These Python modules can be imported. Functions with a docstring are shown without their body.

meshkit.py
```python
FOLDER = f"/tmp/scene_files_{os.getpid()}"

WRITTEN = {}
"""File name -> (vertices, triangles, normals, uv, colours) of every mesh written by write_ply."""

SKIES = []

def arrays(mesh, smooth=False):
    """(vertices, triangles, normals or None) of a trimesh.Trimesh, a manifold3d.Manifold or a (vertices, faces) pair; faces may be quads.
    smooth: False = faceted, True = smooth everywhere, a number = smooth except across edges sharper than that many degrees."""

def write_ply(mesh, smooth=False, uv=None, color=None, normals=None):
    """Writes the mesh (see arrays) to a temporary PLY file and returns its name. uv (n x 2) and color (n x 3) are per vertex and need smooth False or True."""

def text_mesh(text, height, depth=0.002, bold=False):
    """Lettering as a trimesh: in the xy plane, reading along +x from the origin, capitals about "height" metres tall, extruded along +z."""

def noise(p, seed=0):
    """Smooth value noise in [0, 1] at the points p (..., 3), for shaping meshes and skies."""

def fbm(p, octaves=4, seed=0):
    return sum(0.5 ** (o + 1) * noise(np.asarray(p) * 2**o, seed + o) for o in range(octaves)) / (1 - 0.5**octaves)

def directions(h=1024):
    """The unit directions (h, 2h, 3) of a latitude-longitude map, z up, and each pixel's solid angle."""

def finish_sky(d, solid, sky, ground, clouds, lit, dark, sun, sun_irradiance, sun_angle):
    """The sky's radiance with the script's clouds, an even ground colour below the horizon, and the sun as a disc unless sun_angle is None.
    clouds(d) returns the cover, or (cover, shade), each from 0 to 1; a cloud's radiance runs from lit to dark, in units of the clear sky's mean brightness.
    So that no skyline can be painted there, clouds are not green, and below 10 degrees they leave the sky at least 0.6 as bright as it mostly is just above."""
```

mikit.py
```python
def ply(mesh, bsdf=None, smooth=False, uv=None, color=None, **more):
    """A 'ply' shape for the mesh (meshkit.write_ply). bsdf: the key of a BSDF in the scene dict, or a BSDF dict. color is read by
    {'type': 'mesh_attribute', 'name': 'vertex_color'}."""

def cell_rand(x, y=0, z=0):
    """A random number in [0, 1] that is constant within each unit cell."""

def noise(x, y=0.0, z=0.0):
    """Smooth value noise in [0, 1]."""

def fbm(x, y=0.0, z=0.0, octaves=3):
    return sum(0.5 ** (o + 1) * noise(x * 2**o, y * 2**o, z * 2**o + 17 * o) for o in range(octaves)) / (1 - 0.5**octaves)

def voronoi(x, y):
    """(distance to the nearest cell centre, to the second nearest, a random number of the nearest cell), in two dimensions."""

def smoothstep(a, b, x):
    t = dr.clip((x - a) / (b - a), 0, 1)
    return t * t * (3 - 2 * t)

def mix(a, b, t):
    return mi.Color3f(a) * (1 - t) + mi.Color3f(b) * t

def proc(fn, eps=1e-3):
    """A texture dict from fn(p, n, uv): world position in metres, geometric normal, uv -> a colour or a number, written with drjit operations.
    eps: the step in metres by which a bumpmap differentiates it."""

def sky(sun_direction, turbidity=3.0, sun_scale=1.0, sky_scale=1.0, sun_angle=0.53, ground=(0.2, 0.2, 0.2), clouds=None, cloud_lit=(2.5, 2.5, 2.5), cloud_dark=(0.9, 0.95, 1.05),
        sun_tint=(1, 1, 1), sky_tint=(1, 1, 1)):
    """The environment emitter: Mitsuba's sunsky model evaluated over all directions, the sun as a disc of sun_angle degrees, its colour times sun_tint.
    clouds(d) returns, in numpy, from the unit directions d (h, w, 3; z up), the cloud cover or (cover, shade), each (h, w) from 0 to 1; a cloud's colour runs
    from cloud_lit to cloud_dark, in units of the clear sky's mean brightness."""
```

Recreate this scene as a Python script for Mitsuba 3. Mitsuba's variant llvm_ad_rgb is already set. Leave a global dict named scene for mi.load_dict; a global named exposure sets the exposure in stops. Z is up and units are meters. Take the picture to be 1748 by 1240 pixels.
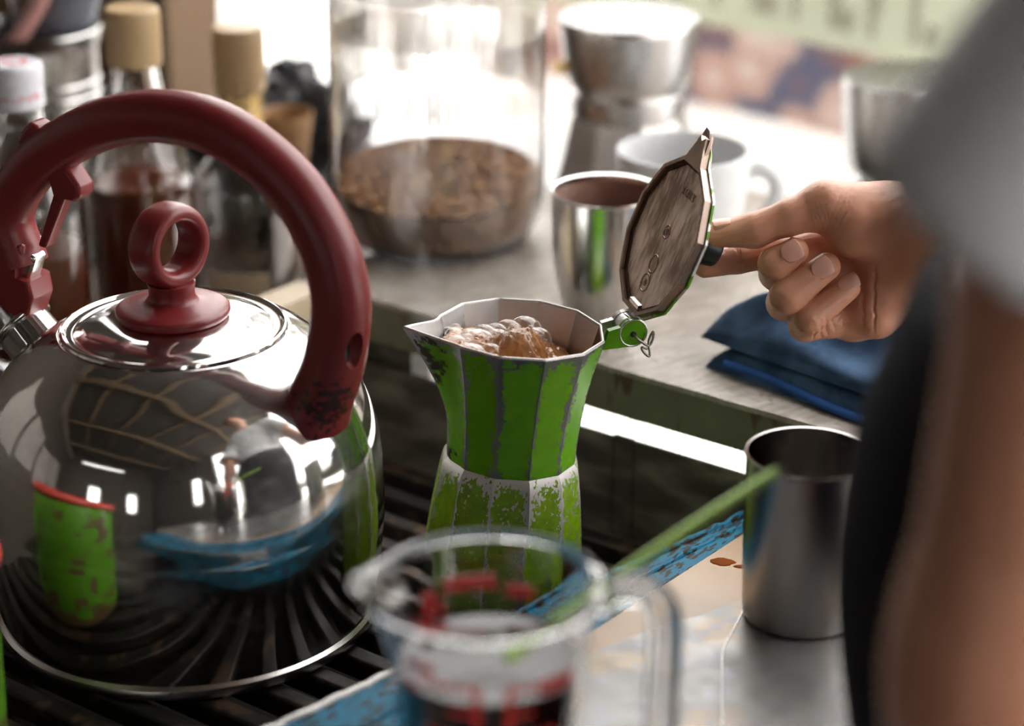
import math, random
import numpy as np, trimesh, shapely, manifold3d as m3
from shapely.geometry import Polygon, Point, box as sbox
import drjit as dr
import mitsuba as mi
import mikit, meshkit
from mikit import proc, noise, fbm, voronoi, cell_rand, smoothstep, mix

T = mi.ScalarTransform4f
scene, labels = {}, {}
PI = math.pi

# ------------------------------------------------------------------ camera
PITCH = 22.0
scene['camera'] = {
    'type': 'thinlens', 'fov_axis': 'x', 'fov': math.degrees(2 * math.atan(874 / 3900.0)),
    'to_world': T().look_at(origin=[0, 0, 0.64],
                            target=[0, math.cos(math.radians(PITCH)), 0.64 - math.sin(math.radians(PITCH))], up=[0, 0, 1]),
    'aperture_radius': 0.0135, 'focus_distance': 1.305, 'near_clip': 0.05, 'far_clip': 200.0}
exposure = 4.72

# ------------------------------------------------------------------ sky (bright overcast day outside the stall)
def overcast(d):
    n = meshkit.fbm(d * [2.2, 2.2, 4.0], 4, 5)
    return np.ones(d.shape[:2]), np.clip((n - 0.35) * 1.2, 0, 1) * 0.5
scene['sky'] = mikit.sky((0.5 * math.cos(math.radians(38)) - 0.12 * math.sin(math.radians(38)), -0.5 * math.sin(math.radians(38)) - 0.12 * math.cos(math.radians(38)), 0.86), turbidity=4.0, sun_scale=0.06, sun_angle=3.0, sky_scale=1.0, ground=(0.45, 0.44, 0.42), clouds=overcast,
                         cloud_lit=(1.75, 1.72, 1.66), cloud_dark=(1.25, 1.25, 1.25))

# ------------------------------------------------------------------ helpers
C38, S38 = math.cos(math.radians(38)), math.sin(math.radians(38))
def fr(a, b, z=0.0):
    """stall coordinates (a along the shelf, b towards the street) -> world"""
    return np.array([a * C38 + b * S38, -a * S38 + b * C38, z])
def fr_many(P):
    P = np.asarray(P, float)
    return np.stack([P[:, 0] * C38 + P[:, 1] * S38, -P[:, 0] * S38 + P[:, 1] * C38, P[:, 2]], 1)
def stall(m):
    m.vertices = fr_many(m.vertices); return m
def number(key):
    if key not in USED: USED.add(key); return key
    k = 1
    while f'{key}_{k:03d}' in USED: k += 1
    USED.add(f'{key}_{k:03d}'); return f'{key}_{k:03d}'
USED = set()
def tag(key, label=None, cat=None, group=None, kind=None):
    d = labels.setdefault(key, {})
    for k, v in (('label', label), ('category', cat), ('group', group), ('kind', kind)):
        if v: d[k] = v
def thing(name, label, cat, group=None):
    k = number(name); tag(k, label, cat, group); return k
def add(name, mesh, bsdf, parent=None, smooth=40, label=None, kind=None, uv=None, tw=None, emit=None):
    key = number((parent + '__' if parent else '') + name)
    s = mikit.ply(mesh, bsdf, smooth=smooth, uv=uv)
    if tw is not None: s['to_world'] = tw
    if emit is not None: s['emitter'] = emit
    scene[key] = s
    if label or kind: tag(key, label, None, None, kind)
    return key
def struct(name, mesh, bsdf, label, parent=None, smooth=40, **kw):
    return add(name, mesh, bsdf, parent, smooth, label, 'structure' if not parent else None, **kw)
def obj(name, mesh, bsdf, label, cat, smooth=40, group=None, **kw):
    k = add(name, mesh, bsdf, None, smooth, **kw); tag(k, label, cat, group); return k

def grid_faces(nr, nc, wrap):
    i, j = np.meshgrid(np.arange(nr - 1), np.arange(nc if wrap else nc - 1), indexing='ij')
    a, b = i * nc + j, i * nc + (j + 1) % nc
    c, d = (i + 1) * nc + (j + 1) % nc, (i + 1) * nc + j
    return np.vstack([np.stack([a, b, c], -1).reshape(-1, 3), np.stack([a, c, d], -1).reshape(-1, 3)])
def sheet(P, wrap=False):
    """(rows, cols, 3) points -> mesh"""
    P = np.asarray(P, float)
    return trimesh.Trimesh(P.reshape(-1, 3), grid_faces(P.shape[0], P.shape[1], wrap), process=False)
def densify(prof, step):
    out = [np.asarray(prof[0], float)]
    for q in prof[1:]:
        q = np.asarray(q, float); n = max(1, int(np.ceil(np.linalg.norm(q - out[-1]) / step))); p = out[-1]
        out += [p + (q - p) * (k + 1) / n for k in range(n)]
    return np.array(out)
def curve(pts, n=8):
    """Catmull-Rom through the points"""
    p = np.asarray(pts, float); p = np.vstack([2 * p[0] - p[1], p, 2 * p[-1] - p[-2]]); out = []
    for k in range(1, len(p) - 2):
        for t in np.arange(n) / n:
            out.append(0.5 * ((2 * p[k]) + (p[k + 1] - p[k - 1]) * t + (2 * p[k - 1] - 5 * p[k] + 4 * p[k + 1] - p[k + 2]) * t ** 2 + (3 * p[k] - p[k - 1] - 3 * p[k + 1] + p[k + 2]) * t ** 3))
    return np.array(out + [p[-2]])
def lathe(prof, n=96, at=(0, 0, 0)):
    """profile of (r, z) turned about the z axis; profile ends on the axis or repeats its first point to close"""
    prof = np.asarray(prof, float)
    ang = np.arange(n) * 2 * PI / n
    P = np.stack([prof[:, None, 0] * np.cos(ang), prof[:, None, 0] * np.sin(ang), prof[:, None, 1] + 0 * ang], -1)
    m = sheet(P, True)
    m.faces = m.faces
    m.merge_vertices(); m.update_faces(m.nondegenerate_faces()); m.remove_unreferenced_vertices()
    m.fix_normals()
    m.apply_translation(at)
    return m
def frames(p, up=None):
    t = np.gradient(p, axis=0); t /= np.linalg.norm(t, axis=1, keepdims=True)
    if up is None:
        up = [0, 0, 1] if abs(t[0, 2]) < 0.9 else [1, 0, 0]
    a = np.cross(t[0], up); a /= np.linalg.norm(a); out = []
    for k in range(len(p)):
        a = a - t[k] * (a @ t[k]); a /= np.linalg.norm(a); out.append((a.copy(), np.cross(t[k], a)))
    return t, np.array([o[0] for o in out]), np.array([o[1] for o in out])
def tube(pts, r, n=16, r2=None, up=None, closed=False, power=2.0):
    """a swept round or flat (r2) bar with closed ends"""
    p = np.asarray(pts, float)
    if closed:
        q = np.vstack([p[-1], p, p[0]]); t, a, b = frames(q, up); t, a, b = t[1:-1], a[1:-1], b[1:-1]
    else:
        t, a, b = frames(p, up)
    r = np.broadcast_to(r, (len(p),)); r2 = r if r2 is None else np.broadcast_to(r2, (len(p),))
    ang = np.arange(n) * 2 * PI / n
    ca = np.sign(np.cos(ang)) * np.abs(np.cos(ang)) ** (2 / power); sa = np.sign(np.sin(ang)) * np.abs(np.sin(ang)) ** (2 / power)
    P = p[:, None] + (r[:, None] * ca)[..., None] * a[:, None] + (r2[:, None] * sa)[..., None] * b[:, None]
    if closed: P = np.concatenate([P, P[:1]])
    m = sheet(P, True)
    if not closed:
        v = np.vstack([m.vertices, p[0], p[-1]]); k = len(m.vertices); j = np.arange(n)
        f = np.vstack([m.faces, np.stack([(j + 1) % n, j, 0 * j + k], 1), np.stack([j, (j + 1) % n, 0 * j + k + 1], 1) + np.array([[(len(p) - 1) * n, (len(p) - 1) * n, 0]])])
        m = trimesh.Trimesh(v, f, process=False)
    m.merge_vertices(); m.fix_normals()
    return m
def rbox(sx, sy, sz, at=(0, 0, 0), r=0.002, seg=8):
    """rounded box, centre at"""
    r = min(r, 0.49 * min(sx, sy, sz))
    h = np.array([sx, sy, sz]) / 2 - r
    s = m3.Manifold.sphere(r, seg)
    M = m3.Manifold.batch_hull([s.translate(list(h * [i, j, k])) for i in (-1, 1) for j in (-1, 1) for k in (-1, 1)])
    m = to_tri(M); m.apply_translation(at); return m
def box(sx, sy, sz, at=(0, 0, 0)):
    m = trimesh.creation.box((sx, sy, sz)); m.apply_translation(at); return m
def boxab(a0, a1, b0, b1, z0, z1):
    return stall(box(a1 - a0, b1 - b0, z1 - z0, ((a0 + a1) / 2, (b0 + b1) / 2, (z0 + z1) / 2)))
def to_tri(M):
    q = M.to_mesh(); return trimesh.Trimesh(np.array(q.vert_properties[:, :3]), np.array(q.tri_verts), process=False)
def to_man(m):
    return m3.Manifold(m3.Mesh(np.asarray(m.vertices, np.float32), np.asarray(m.faces, np.uint32)))
def extrude(poly, h, z0=0.0):
    m = trimesh.util.concatenate([trimesh.creation.extrude_polygon(g, h, engine='earcut') for g in getattr(poly, 'geoms', [poly])])
    m.apply_translation((0, 0, z0)); return m
def cat(*ms): return trimesh.util.concatenate(list(ms))
def rot(m, deg, axis, at=(0, 0, 0)):
    m.apply_transform(trimesh.transformations.rotation_matrix(math.radians(deg), axis, at)); return m
def move(m, x, y, z): m.apply_translation((x, y, z)); return m
def ngon(n, r, a0=0.0):
    return Polygon([(r * math.cos(a0 + 2 * PI * k / n), r * math.sin(a0 + 2 * PI * k / n)) for k in range(n)])
def soft(P, r, seg=12):
    """convex lump with rounded edges round the points"""
    s = m3.Manifold.sphere(r, seg); return to_tri(m3.Manifold.batch_hull([s.translate(list(map(float, q))) for q in P]))
def chull(P):
    return trimesh.convex.convex_hull(np.asarray(P, float))
def surface_nets(fn, lo, hi, step):
    """watertight mesh of the zero set of fn (points (n, 3) -> signed distance, negative inside), by marching tetrahedra"""
    ax = [np.arange(l, h + step, step) for l, h in zip(lo, hi)]
    X = np.stack(np.meshgrid(*ax, indexing='ij'), -1); shp = X.shape[:3]
    F = fn(X.reshape(-1, 3)).reshape(shp).copy()
    F[np.abs(F) < step * 1e-3] = step * 1e-3
    for d in range(3):
        for e in (0, -1):
            s = [slice(None)] * 3; s[d] = e; F[tuple(s)] = np.maximum(F[tuple(s)], step * .3)
    I = F < 0; n0, n1, n2 = shp
    c = [I[i:n0 - 1 + i, j:n1 - 1 + j, k:n2 - 1 + k] for i in (0, 1) for j in (0, 1) for k in (0, 1)]
    n_in = sum(x.astype(np.int8) for x in c)
    cells = np.argwhere((n_in > 0) & (n_in < 8))
    lin = lambda p: (p[:, 0] * n1 + p[:, 1]) * n2 + p[:, 2]
    corner = {b: lin(cells + np.array([(b >> 2) & 1, (b >> 1) & 1, b & 1])) for b in range(8)}
    Fl = F.ravel(); tris = []
    for t in ((0, 4, 6, 7), (0, 6, 2, 7), (0, 2, 3, 7), (0, 3, 1, 7), (0, 1, 5, 7), (0, 5, 4, 7)):
        V = np.stack([corner[b] for b in t], 1); ins = Fl[V] < 0; cnt = ins.sum(1)
        order = np.argsort(~ins, axis=1, kind='stable'); W = np.take_along_axis(V, order, 1)
        par = np.array([np.linalg.det(np.eye(4)[list(o)]) for o in [(a, b, c_, d_) for a in range(4) for b in range(4) for c_ in range(4) for d_ in range(4) if len({a, b, c_, d_}) == 4]])
        key = {o: p for o, p in zip([(a, b, c_, d_) for a in range(4) for b in range(4) for c_ in range(4) for d_ in range(4) if len({a, b, c_, d_}) == 4], par)}
        sg = np.array([key[tuple(o)] for o in order]) if len(order) else np.zeros(0)
        E_ = lambda i, j, m: np.stack([W[m, i], W[m, j]], 1)
        for n in (1, 2, 3):
            m = cnt == n
            if not m.any(): continue
            if n == 1: T_ = [(E_(0, 1, m), E_(0, 2, m), E_(0, 3, m))]
            elif n == 3: T_ = [(E_(0, 3, m), E_(1, 3, m), E_(2, 3, m))]
            else: T_ = [(E_(0, 2, m), E_(0, 3, m), E_(1, 3, m)), (E_(0, 2, m), E_(1, 3, m), E_(1, 2, m))]
            for q in T_:
                q = np.stack(q, 1); f = sg[m] < 0; q[f] = q[f][:, ::-1]; tris.append(q)
    Q_ = np.vstack(tris); Q_.sort(axis=2)
    N = n0 * n1 * n2; keys = Q_[..., 0].astype(np.int64) * N + Q_[..., 1]
    u, inv = np.unique(keys.ravel(), return_inverse=True)
    a, b = u // N, u % N; P = X.reshape(-1, 3); t = (Fl[a] / (Fl[a] - Fl[b]))[:, None]
    m = trimesh.Trimesh(P[a] + np.clip(t, .02, .98) * (P[b] - P[a]), inv.reshape(-1, 3), process=False)
    if m.volume < 0: m.faces = m.faces[:, ::-1]
    return m
def d_cone(P, a, b, ra, rb):
    """distance to a bone that runs from a (radius ra) to b (radius rb)"""
    a, b = np.asarray(a, float), np.asarray(b, float)
    ab = b - a; t = np.clip(((P - a) @ ab) / (ab @ ab), 0, 1)
    return np.linalg.norm(P - a - t[:, None] * ab, axis=1) - (ra + (rb - ra) * t)
def d_ell(P, c, r, R=None):
    q = P - np.asarray(c, float)
    if R is not None: q = q @ R
    k0 = np.linalg.norm(q / r, axis=1); k1 = np.linalg.norm(q / np.square(r), axis=1)
    return k0 * (k0 - 1) / np.maximum(k1, 1e-9)
def smin(a, b, k):
    h = np.clip(0.5 + 0.5 * (b - a) / k, 0, 1)
    return b + (a - b) * h - k * h * (1 - h)
def smax(a, b, k): return -smin(-a, -b, k)

# ------------------------------------------------------------------ materials
def bsdf(key, d): scene[key] = d; return key
def rgb(*c): return {'type': 'rgb', 'value': list(c)}
def two(d): return {'type': 'twosided', 'bsdf': d}
def plastic(c, rough, spec=0.5): return two({'type': 'principled', 'base_color': c if isinstance(c, dict) else rgb(*c), 'roughness': rough, 'specular': spec})
def metal(c, a): return two({'type': 'roughconductor', 'material': 'none', 'alpha': a, 'specular_reflectance': c if isinstance(c, dict) else rgb(*c)})
def matte(c): return two({'type': 'diffuse', 'reflectance': c if isinstance(c, dict) else rgb(*c)})

# stainless steel: mirror polish under a thin, patchy film of grease
def smudge(p, n, uv):
    a = fbm(p.x * 22, p.y * 22, p.z * 30, 4)
    return 0.06 + 0.40 * smoothstep(0.50, 0.80, a)
bsdf('m_kettle', two({'type': 'blendbsdf', 'weight': proc(smudge),
     'bsdf_0': {'type': 'roughconductor', 'material': 'none', 'alpha': 0.012, 'specular_reflectance': rgb(.80, .79, .77)},
     'bsdf_1': {'type': 'roughconductor', 'material': 'none', 'alpha': 0.22, 'specular_reflectance': rgb(.74, .73, .71)}}))
bsdf('m_steel', metal((.74, .73, .72), 0.13))
bsdf('m_steel_bright', metal((.80, .79, .78), 0.06))
bsdf('m_steel_brushed', metal((.52, .50, .48), 0.11))
bsdf('m_aluminium', metal((.64, .63, .62), 0.20))
bsdf('m_aluminium_dull', metal((.52, .50, .485), 0.36))
bsdf('m_brass', metal((.75, .55, .22), 0.25))
bsdf('m_dark_wire', metal((.30, .27, .25), 0.25))
bsdf('m_red', two({'type': 'principled', 'base_color': rgb(.165, .017, .018), 'roughness': 0.33, 'specular': 0.5}))
def burnt(p, n, uv):
    a = fbm(p.x * 260, p.y * 260, p.z * 260, 3)
    return mix((.20, .026, .026), (.02, .010, .010), smoothstep(0.40, 0.62, a))
bsdf('m_red_burnt', plastic(proc(burnt), 0.30))
bsdf('m_green_flat', plastic((.085, .270, .0015), 0.33, 0.4))
bsdf('m_black_plastic', plastic((.012, .012, .012), 0.35, 0.4))
bsdf('m_glass', {'type': 'dielectric', 'int_ior': 1.5, 'ext_ior': 1.0})
bsdf('m_bubble', {'type': 'thindielectric', 'int_ior': 1.30})
bsdf('m_white', plastic((.46, .465, .47), 0.25))
bsdf('m_alu_polished', metal((.54, .53, .525), 0.125))

# worn green enamel on cast aluminium; uv = (facet number + place across it, height)
def chips(spread, top, amount, seed, z_top):
    def f(p, n, uv):
        t = uv.x - dr.floor(uv.x)
        e = dr.minimum(t, 1 - t) * 0.023
        x, y = uv.x * 0.023, uv.y
        a = fbm(x * 760 + seed, y * 620, seed, 4)
        b = fbm(x * 150 + 7 + seed, y * 110, seed + 3, 3)
        side = cell_rand(dr.floor(uv.x + 0.5), seed)
        bare = 1.15 * dr.exp(-e / (spread * (0.35 + 1.1 * side))) * (0.55 + 0.9 * b) + 1.1 * dr.exp(-dr.abs(z_top - y) / top) * (0.4 + b)
        return dr.select(0.72 * a + 0.34 * b + bare * 0.5 + amount > 0.78, mi.Float(1), mi.Float(0))
    return f
def green_top(p, n, uv):
    a = fbm(uv.x * 3.5, uv.y * 200, 3.0, 3)
    # soot burnt on beside the pouring lip
    lip = dr.abs(uv.x - 6.0)
    soot = smoothstep(0.42, 0.66, fbm(uv.x * 6.0, uv.y * 260, 9.0, 4) + 0.85 * 1.25 * dr.exp(-lip / 0.42) * smoothstep(0.115, 0.16, uv.y) + 0.9 * dr.exp(-lip / 0.5) * smoothstep(0.105, 0.092, uv.y) - 0.46)
    c = mix((.085, .270, .0015), (.120, .330, .0020), a)
    return mix(c, (.020, .014, .008), soot)
def green_low(p, n, uv):
    a = fbm(uv.x * 5.5, uv.y * 260, 4.0, 3)
    return mix((.100, .200, .003), (.185, .320, .004), a)
alu_worn = {'type': 'roughconductor', 'material': 'none', 'alpha': 0.38, 'specular_reflectance': rgb(.21, .21, .218)}
bsdf('m_green_upper', two({'type': 'blendbsdf', 'weight': proc(chips(0.0027, 0.0052, -0.065, 2.0, 0.168)),
     'bsdf_0': {'type': 'principled', 'base_color': proc(green_top), 'roughness': 0.34, 'specular': 0.35}, 'bsdf_1': alu_worn}))
bsdf('m_green_lower', two({'type': 'blendbsdf', 'weight': proc(chips(0.0012, 0.0060, 0.085, 11.0, 0.0905)),
     'bsdf_0': {'type': 'principled', 'base_color': proc(green_low), 'roughness': 0.36, 'specular': 0.35},
     'bsdf_1': {'type': 'roughconductor', 'material': 'none', 'alpha': 0.36, 'specular_reflectance': rgb(.46, .44, .425)}}))
def inner_stain(p, n, uv):
    a = fbm(p.x * 90, p.y * 90, p.z * 140, 4)
    b = smoothstep(-0.4, 0.8, (uv.x - 8.0) * 0.35 + (a - 0.5) * 1.6)
    return mix((.58, .57, .56), (.30, .20, .155), b * 0.9)
bsdf('m_inner_wall', metal(proc(inner_stain), 0.32))
# lid underside: aluminium browned by coffee, streaked along the lid
def lid_stain(p, n, uv):
    a = fbm(uv.x * 120 + 2 * noise(uv.y * 90), uv.y * 520, 1.0, 4)
    b = fbm(uv.x * 42, uv.y * 60, 5.0, 4)
    c = mix((.21, .125, .082), (.80, .67, .57), smoothstep(0.32, 0.72, a * 0.36 + b * 0.64))
    return c
bsdf('m_lid_under', two({'type': 'principled', 'base_color': proc(lid_stain), 'roughness': 0.34, 'metallic': 0.45, 'specular': 0.6}))
bsdf('m_lid_lip', metal((.40, .31, .26), 0.20))
bsdf('m_lid_groove', metal((.085, .055, .042), 0.25))
def lid_chips(p, n, uv):
    a = fbm(p.x * 120, p.y * 120, p.z * 120, 4)
    return dr.select(a > 0.43, mi.Float(1), mi.Float(0))
bsdf('m_lid_outer', two({'type': 'blendbsdf', 'weight': proc(lid_chips),
     'bsdf_0': {'type': 'principled', 'base_color': rgb(.11, .30, .008), 'roughness': 0.3}, 'bsdf_1': {**alu_worn, 'specular_reflectance': rgb(.66, .65, .65)}}))

# coffee
bsdf('m_coffee_boil', {'type': 'principled', 'base_color': rgb(.36, .150, .045), 'roughness': 0.10, 'specular': 0.6, 'spec_trans': 0.0})
bsdf('m_coffee_dark', plastic((.050, .016, .007), 0.08))
def foam(p, n, uv):
    return mix((.20, .070, .018), (.40, .19, .070), fbm(p.x * 380, p.y * 380, p.z * 380, 3))
bsdf('m_foam', two({'type': 'principled', 'base_color': proc(foam), 'roughness': 0.12, 'specular': 0.6}))
def grounds(p, n, uv):
    a = cell_rand(dr.floor(p.x * 360 + 0.9 * noise(p.y * 400)), dr.floor(p.y * 300 + 0.9 * noise(p.x * 400)), dr.floor(p.z * 360))
    b = fbm(p.x * 400, p.y * 330, p.z * 400, 2)
    return mix(mix((.035, .014, .006), (.150, .070, .032), smoothstep(0.34, 0.66, b)), (.40, .23, .12), smoothstep(0.84, 0.90, a) * 0.9)
bsdf('m_grounds', matte(proc(grounds)))

# shelf, grill, worktop
def shelf_top(p, n, uv):
    a = fbm(p.x * 16, p.y * 16, 1.0, 4); b = fbm(p.x * 300, p.y * 300, 2.0, 3); s = fbm(p.x * 60 + p.y * 40, p.y * 240 - p.x * 180, 4.0, 3)
    c = mix((.205, .175, .145), (.36, .325, .285), smoothstep(0.25, 0.75, a * 0.6 + s * 0.4))
    return mix(c, (.115, .085, .06), smoothstep(0.60, 0.78, b * 0.5 + a * 0.5))
def shelf_rough(p, n, uv):
    return 0.26 + 0.35 * fbm(p.x * 40, p.y * 40, 7.0, 3)
bsdf('m_shelf', two({'type': 'bumpmap', 'arbitrary': proc(lambda p, n, uv: 0.0008 * fbm(p.x * 180, p.y * 180, p.z * 180, 3)),
     'scale': 1.0, 'bsdf': {'type': 'principled', 'base_color': proc(shelf_top), 'roughness': proc(shelf_rough), 'specular': 0.6, 'metallic': 0.25}}))
def shelf_face(p, n, uv):
    a = fbm(p.x * 30, p.y * 30, p.z * 30, 4); b = fbm(p.x * 110, p.y * 110, p.z * 20, 3)
    c = mix((.075, .082, .048), (.150, .150, .095), a)
    return mix(c, (.065, .032, .016), smoothstep(0.58, 0.74, b))
bsdf('m_shelf_face', plastic(proc(shelf_face), 0.5))
def rusty(p, n, uv):
    a = fbm(p.x * 70, p.y * 70, p.z * 70, 4)
    return mix((.012, .010, .009), (.062, .036, .022), smoothstep(0.52, 0.80, a))
bsdf('m_bar', two({'type': 'principled', 'base_color': proc(rusty), 'roughness': 0.48, 'metallic': 0.12, 'specular': 0.35}))
bsdf('m_pit', plastic((.030, .026, .023), 0.6))
def pit_wall(p, n, uv):
    a = fbm(p.x * 24, p.y * 24, p.z * 60, 4)
    return mix((.040, .036, .030), (.150, .138, .108), smoothstep(0.33, 0.75, a))
bsdf('m_pit_wall', plastic(proc(pit_wall), 0.5))
def blue_paint(p, n, uv):
    s, t = p.x * S38 + p.y * C38, p.x * C38 - p.y * S38
    a = fbm(s * 150, t * 640, p.z * 300, 4)
    return mix((.012, .170, .290), (.030, .022, .018), smoothstep(0.535, 0.57, a))
bsdf('m_blue', plastic(proc(blue_paint), 0.5, 0.2))
def sheet_metal(p, n, uv):
    a = fbm(p.x * 26, p.y * 26, 3.0, 4); b = fbm(p.x * 90, p.y * 140, 8.0, 3)
    c = mix((.21, .200, .195), (.29, .283, .28), a)
    c = mix(c, (.36, .28, .20), smoothstep(0.50, 0.64, fbm(p.x * 18 + 3, p.y * 18, 1.0, 3)) * 0.7)
    return mix(c, (.25, .25, .29), smoothstep(0.60, 0.70, b) * 0.7)
def sheet_rough(p, n, uv): return 0.24 + 0.28 * fbm(p.x * 60, p.y * 60, 5.0, 3)
bsdf('m_sheet', two({'type': 'principled', 'base_color': proc(sheet_metal), 'roughness': proc(sheet_rough), 'metallic': 0.55, 'specular': 0.5}))
def laminate(p, n, uv):
    a = fbm(p.x * 20, p.y * 20, 3.0, 4)
    return mix((.44, .29, .175), (.52, .36, .235), a)
bsdf('m_laminate', plastic(proc(laminate), 0.32))
bsdf('m_stain', plastic((.22, .055, .004), 0.6, 0.05))
bsdf('m_cream_wood', plastic((.56, .45, .31), 0.5))

# cloth and skin
def navy(p, n, uv):
    w = 0.5 + 0.5 * dr.sin(p.x * 3600 + 1.5 * noise(p.y * 300)) * dr.sin(p.y * 3600)
    a = fbm(p.x * 60, p.y * 60, p.z * 60, 4)
    return mix((.018, .036, .075), (.060, .115, .205), 0.3 * w + 0.7 * smoothstep(0.3, 0.75, a))
bsdf('m_navy', two({'type': 'principled', 'base_color': proc(navy), 'roughness': 0.95, 'specular': 0.1, 'sheen': 0.6}))
bsdf('m_navy_hem', two({'type': 'principled', 'base_color': rgb(.025, .075, .23), 'roughness': 0.9, 'specular': 0.1}))
def grey_knit(p, n, uv): return mix((.52, .52, .54), (.60, .60, .62), fbm(p.x * 400, p.y * 400, p.z * 400, 2))
bsdf('m_shirt', two({'type': 'principled', 'base_color': proc(grey_knit), 'roughness': 0.95, 'specular': 0.1, 'sheen': 0.3}))
bsdf('m_apron', two({'type': 'principled', 'base_color': rgb(.010, .010, .013), 'roughness': 0.9, 'specular': 0.15}))
bsdf('m_trousers', matte((.03, .035, .05)))
def skin(p, n, uv):
    a = fbm(p.x * 70, p.y * 70, p.z * 70, 3); b = fbm(p.x * 520, p.y * 520, p.z * 520, 3)
    c = mix((.43, .185, .108), (.51, .245, .155), a)
    return mix(c, (.40, .19, .125), smoothstep(0.56, 0.8, b) * 0.3)
def skin_bump(p, n, uv):
    return 0.00012 * fbm(p.x * 700, p.y * 700, p.z * 700, 3) + 0.00016 * fbm(p.x * 260, p.y * 130, p.z * 130, 2)
bsdf('m_skin', two({'type': 'bumpmap', 'arbitrary': proc(skin_bump, eps=2e-4), 'scale': 1.0,
     'bsdf': {'type': 'principled', 'base_color': proc(skin), 'roughness': 0.42, 'specular': 0.45, 'sheen': 0.15}}))
bsdf('m_nail', plastic((.52, .27, .205), 0.22, 0.5))
bsdf('m_hair', plastic((.012, .009, .008), 0.5))

# ================================================================== the place
# ground of the yard outside, floor of the stall
bsdf('m_ground', matte(proc(lambda p, n, uv: mix((.42, .415, .40), (.52, .515, .50), fbm(p.x * 2, p.y * 2, 0.0, 4)))))
bsdf('m_floor', matte((.10, .09, .08)))
bsdf('m_roof', matte((.070, .064, .060)))
bsdf('m_batten', matte((.20, .145, .095)))
bsdf('m_wall', matte((.085, .073, .062)))
def planks_col(p, n, uv):
    a = fbm(p.x * 9, p.y * 9, p.z * 2.5, 4); b = fbm(p.x * 24, p.y * 24, p.z * 7, 3)
    return mix(mix((.20, .085, .035), (.33, .20, .13), a), (.40, .31, .27), smoothstep(0.52, 0.66, b))
bsdf('m_plank', matte(proc(planks_col)))
bsdf('m_table', plastic((.60, .605, .61), 0.35))
bsdf('m_post', matte((.22, .15, .10)))
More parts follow.
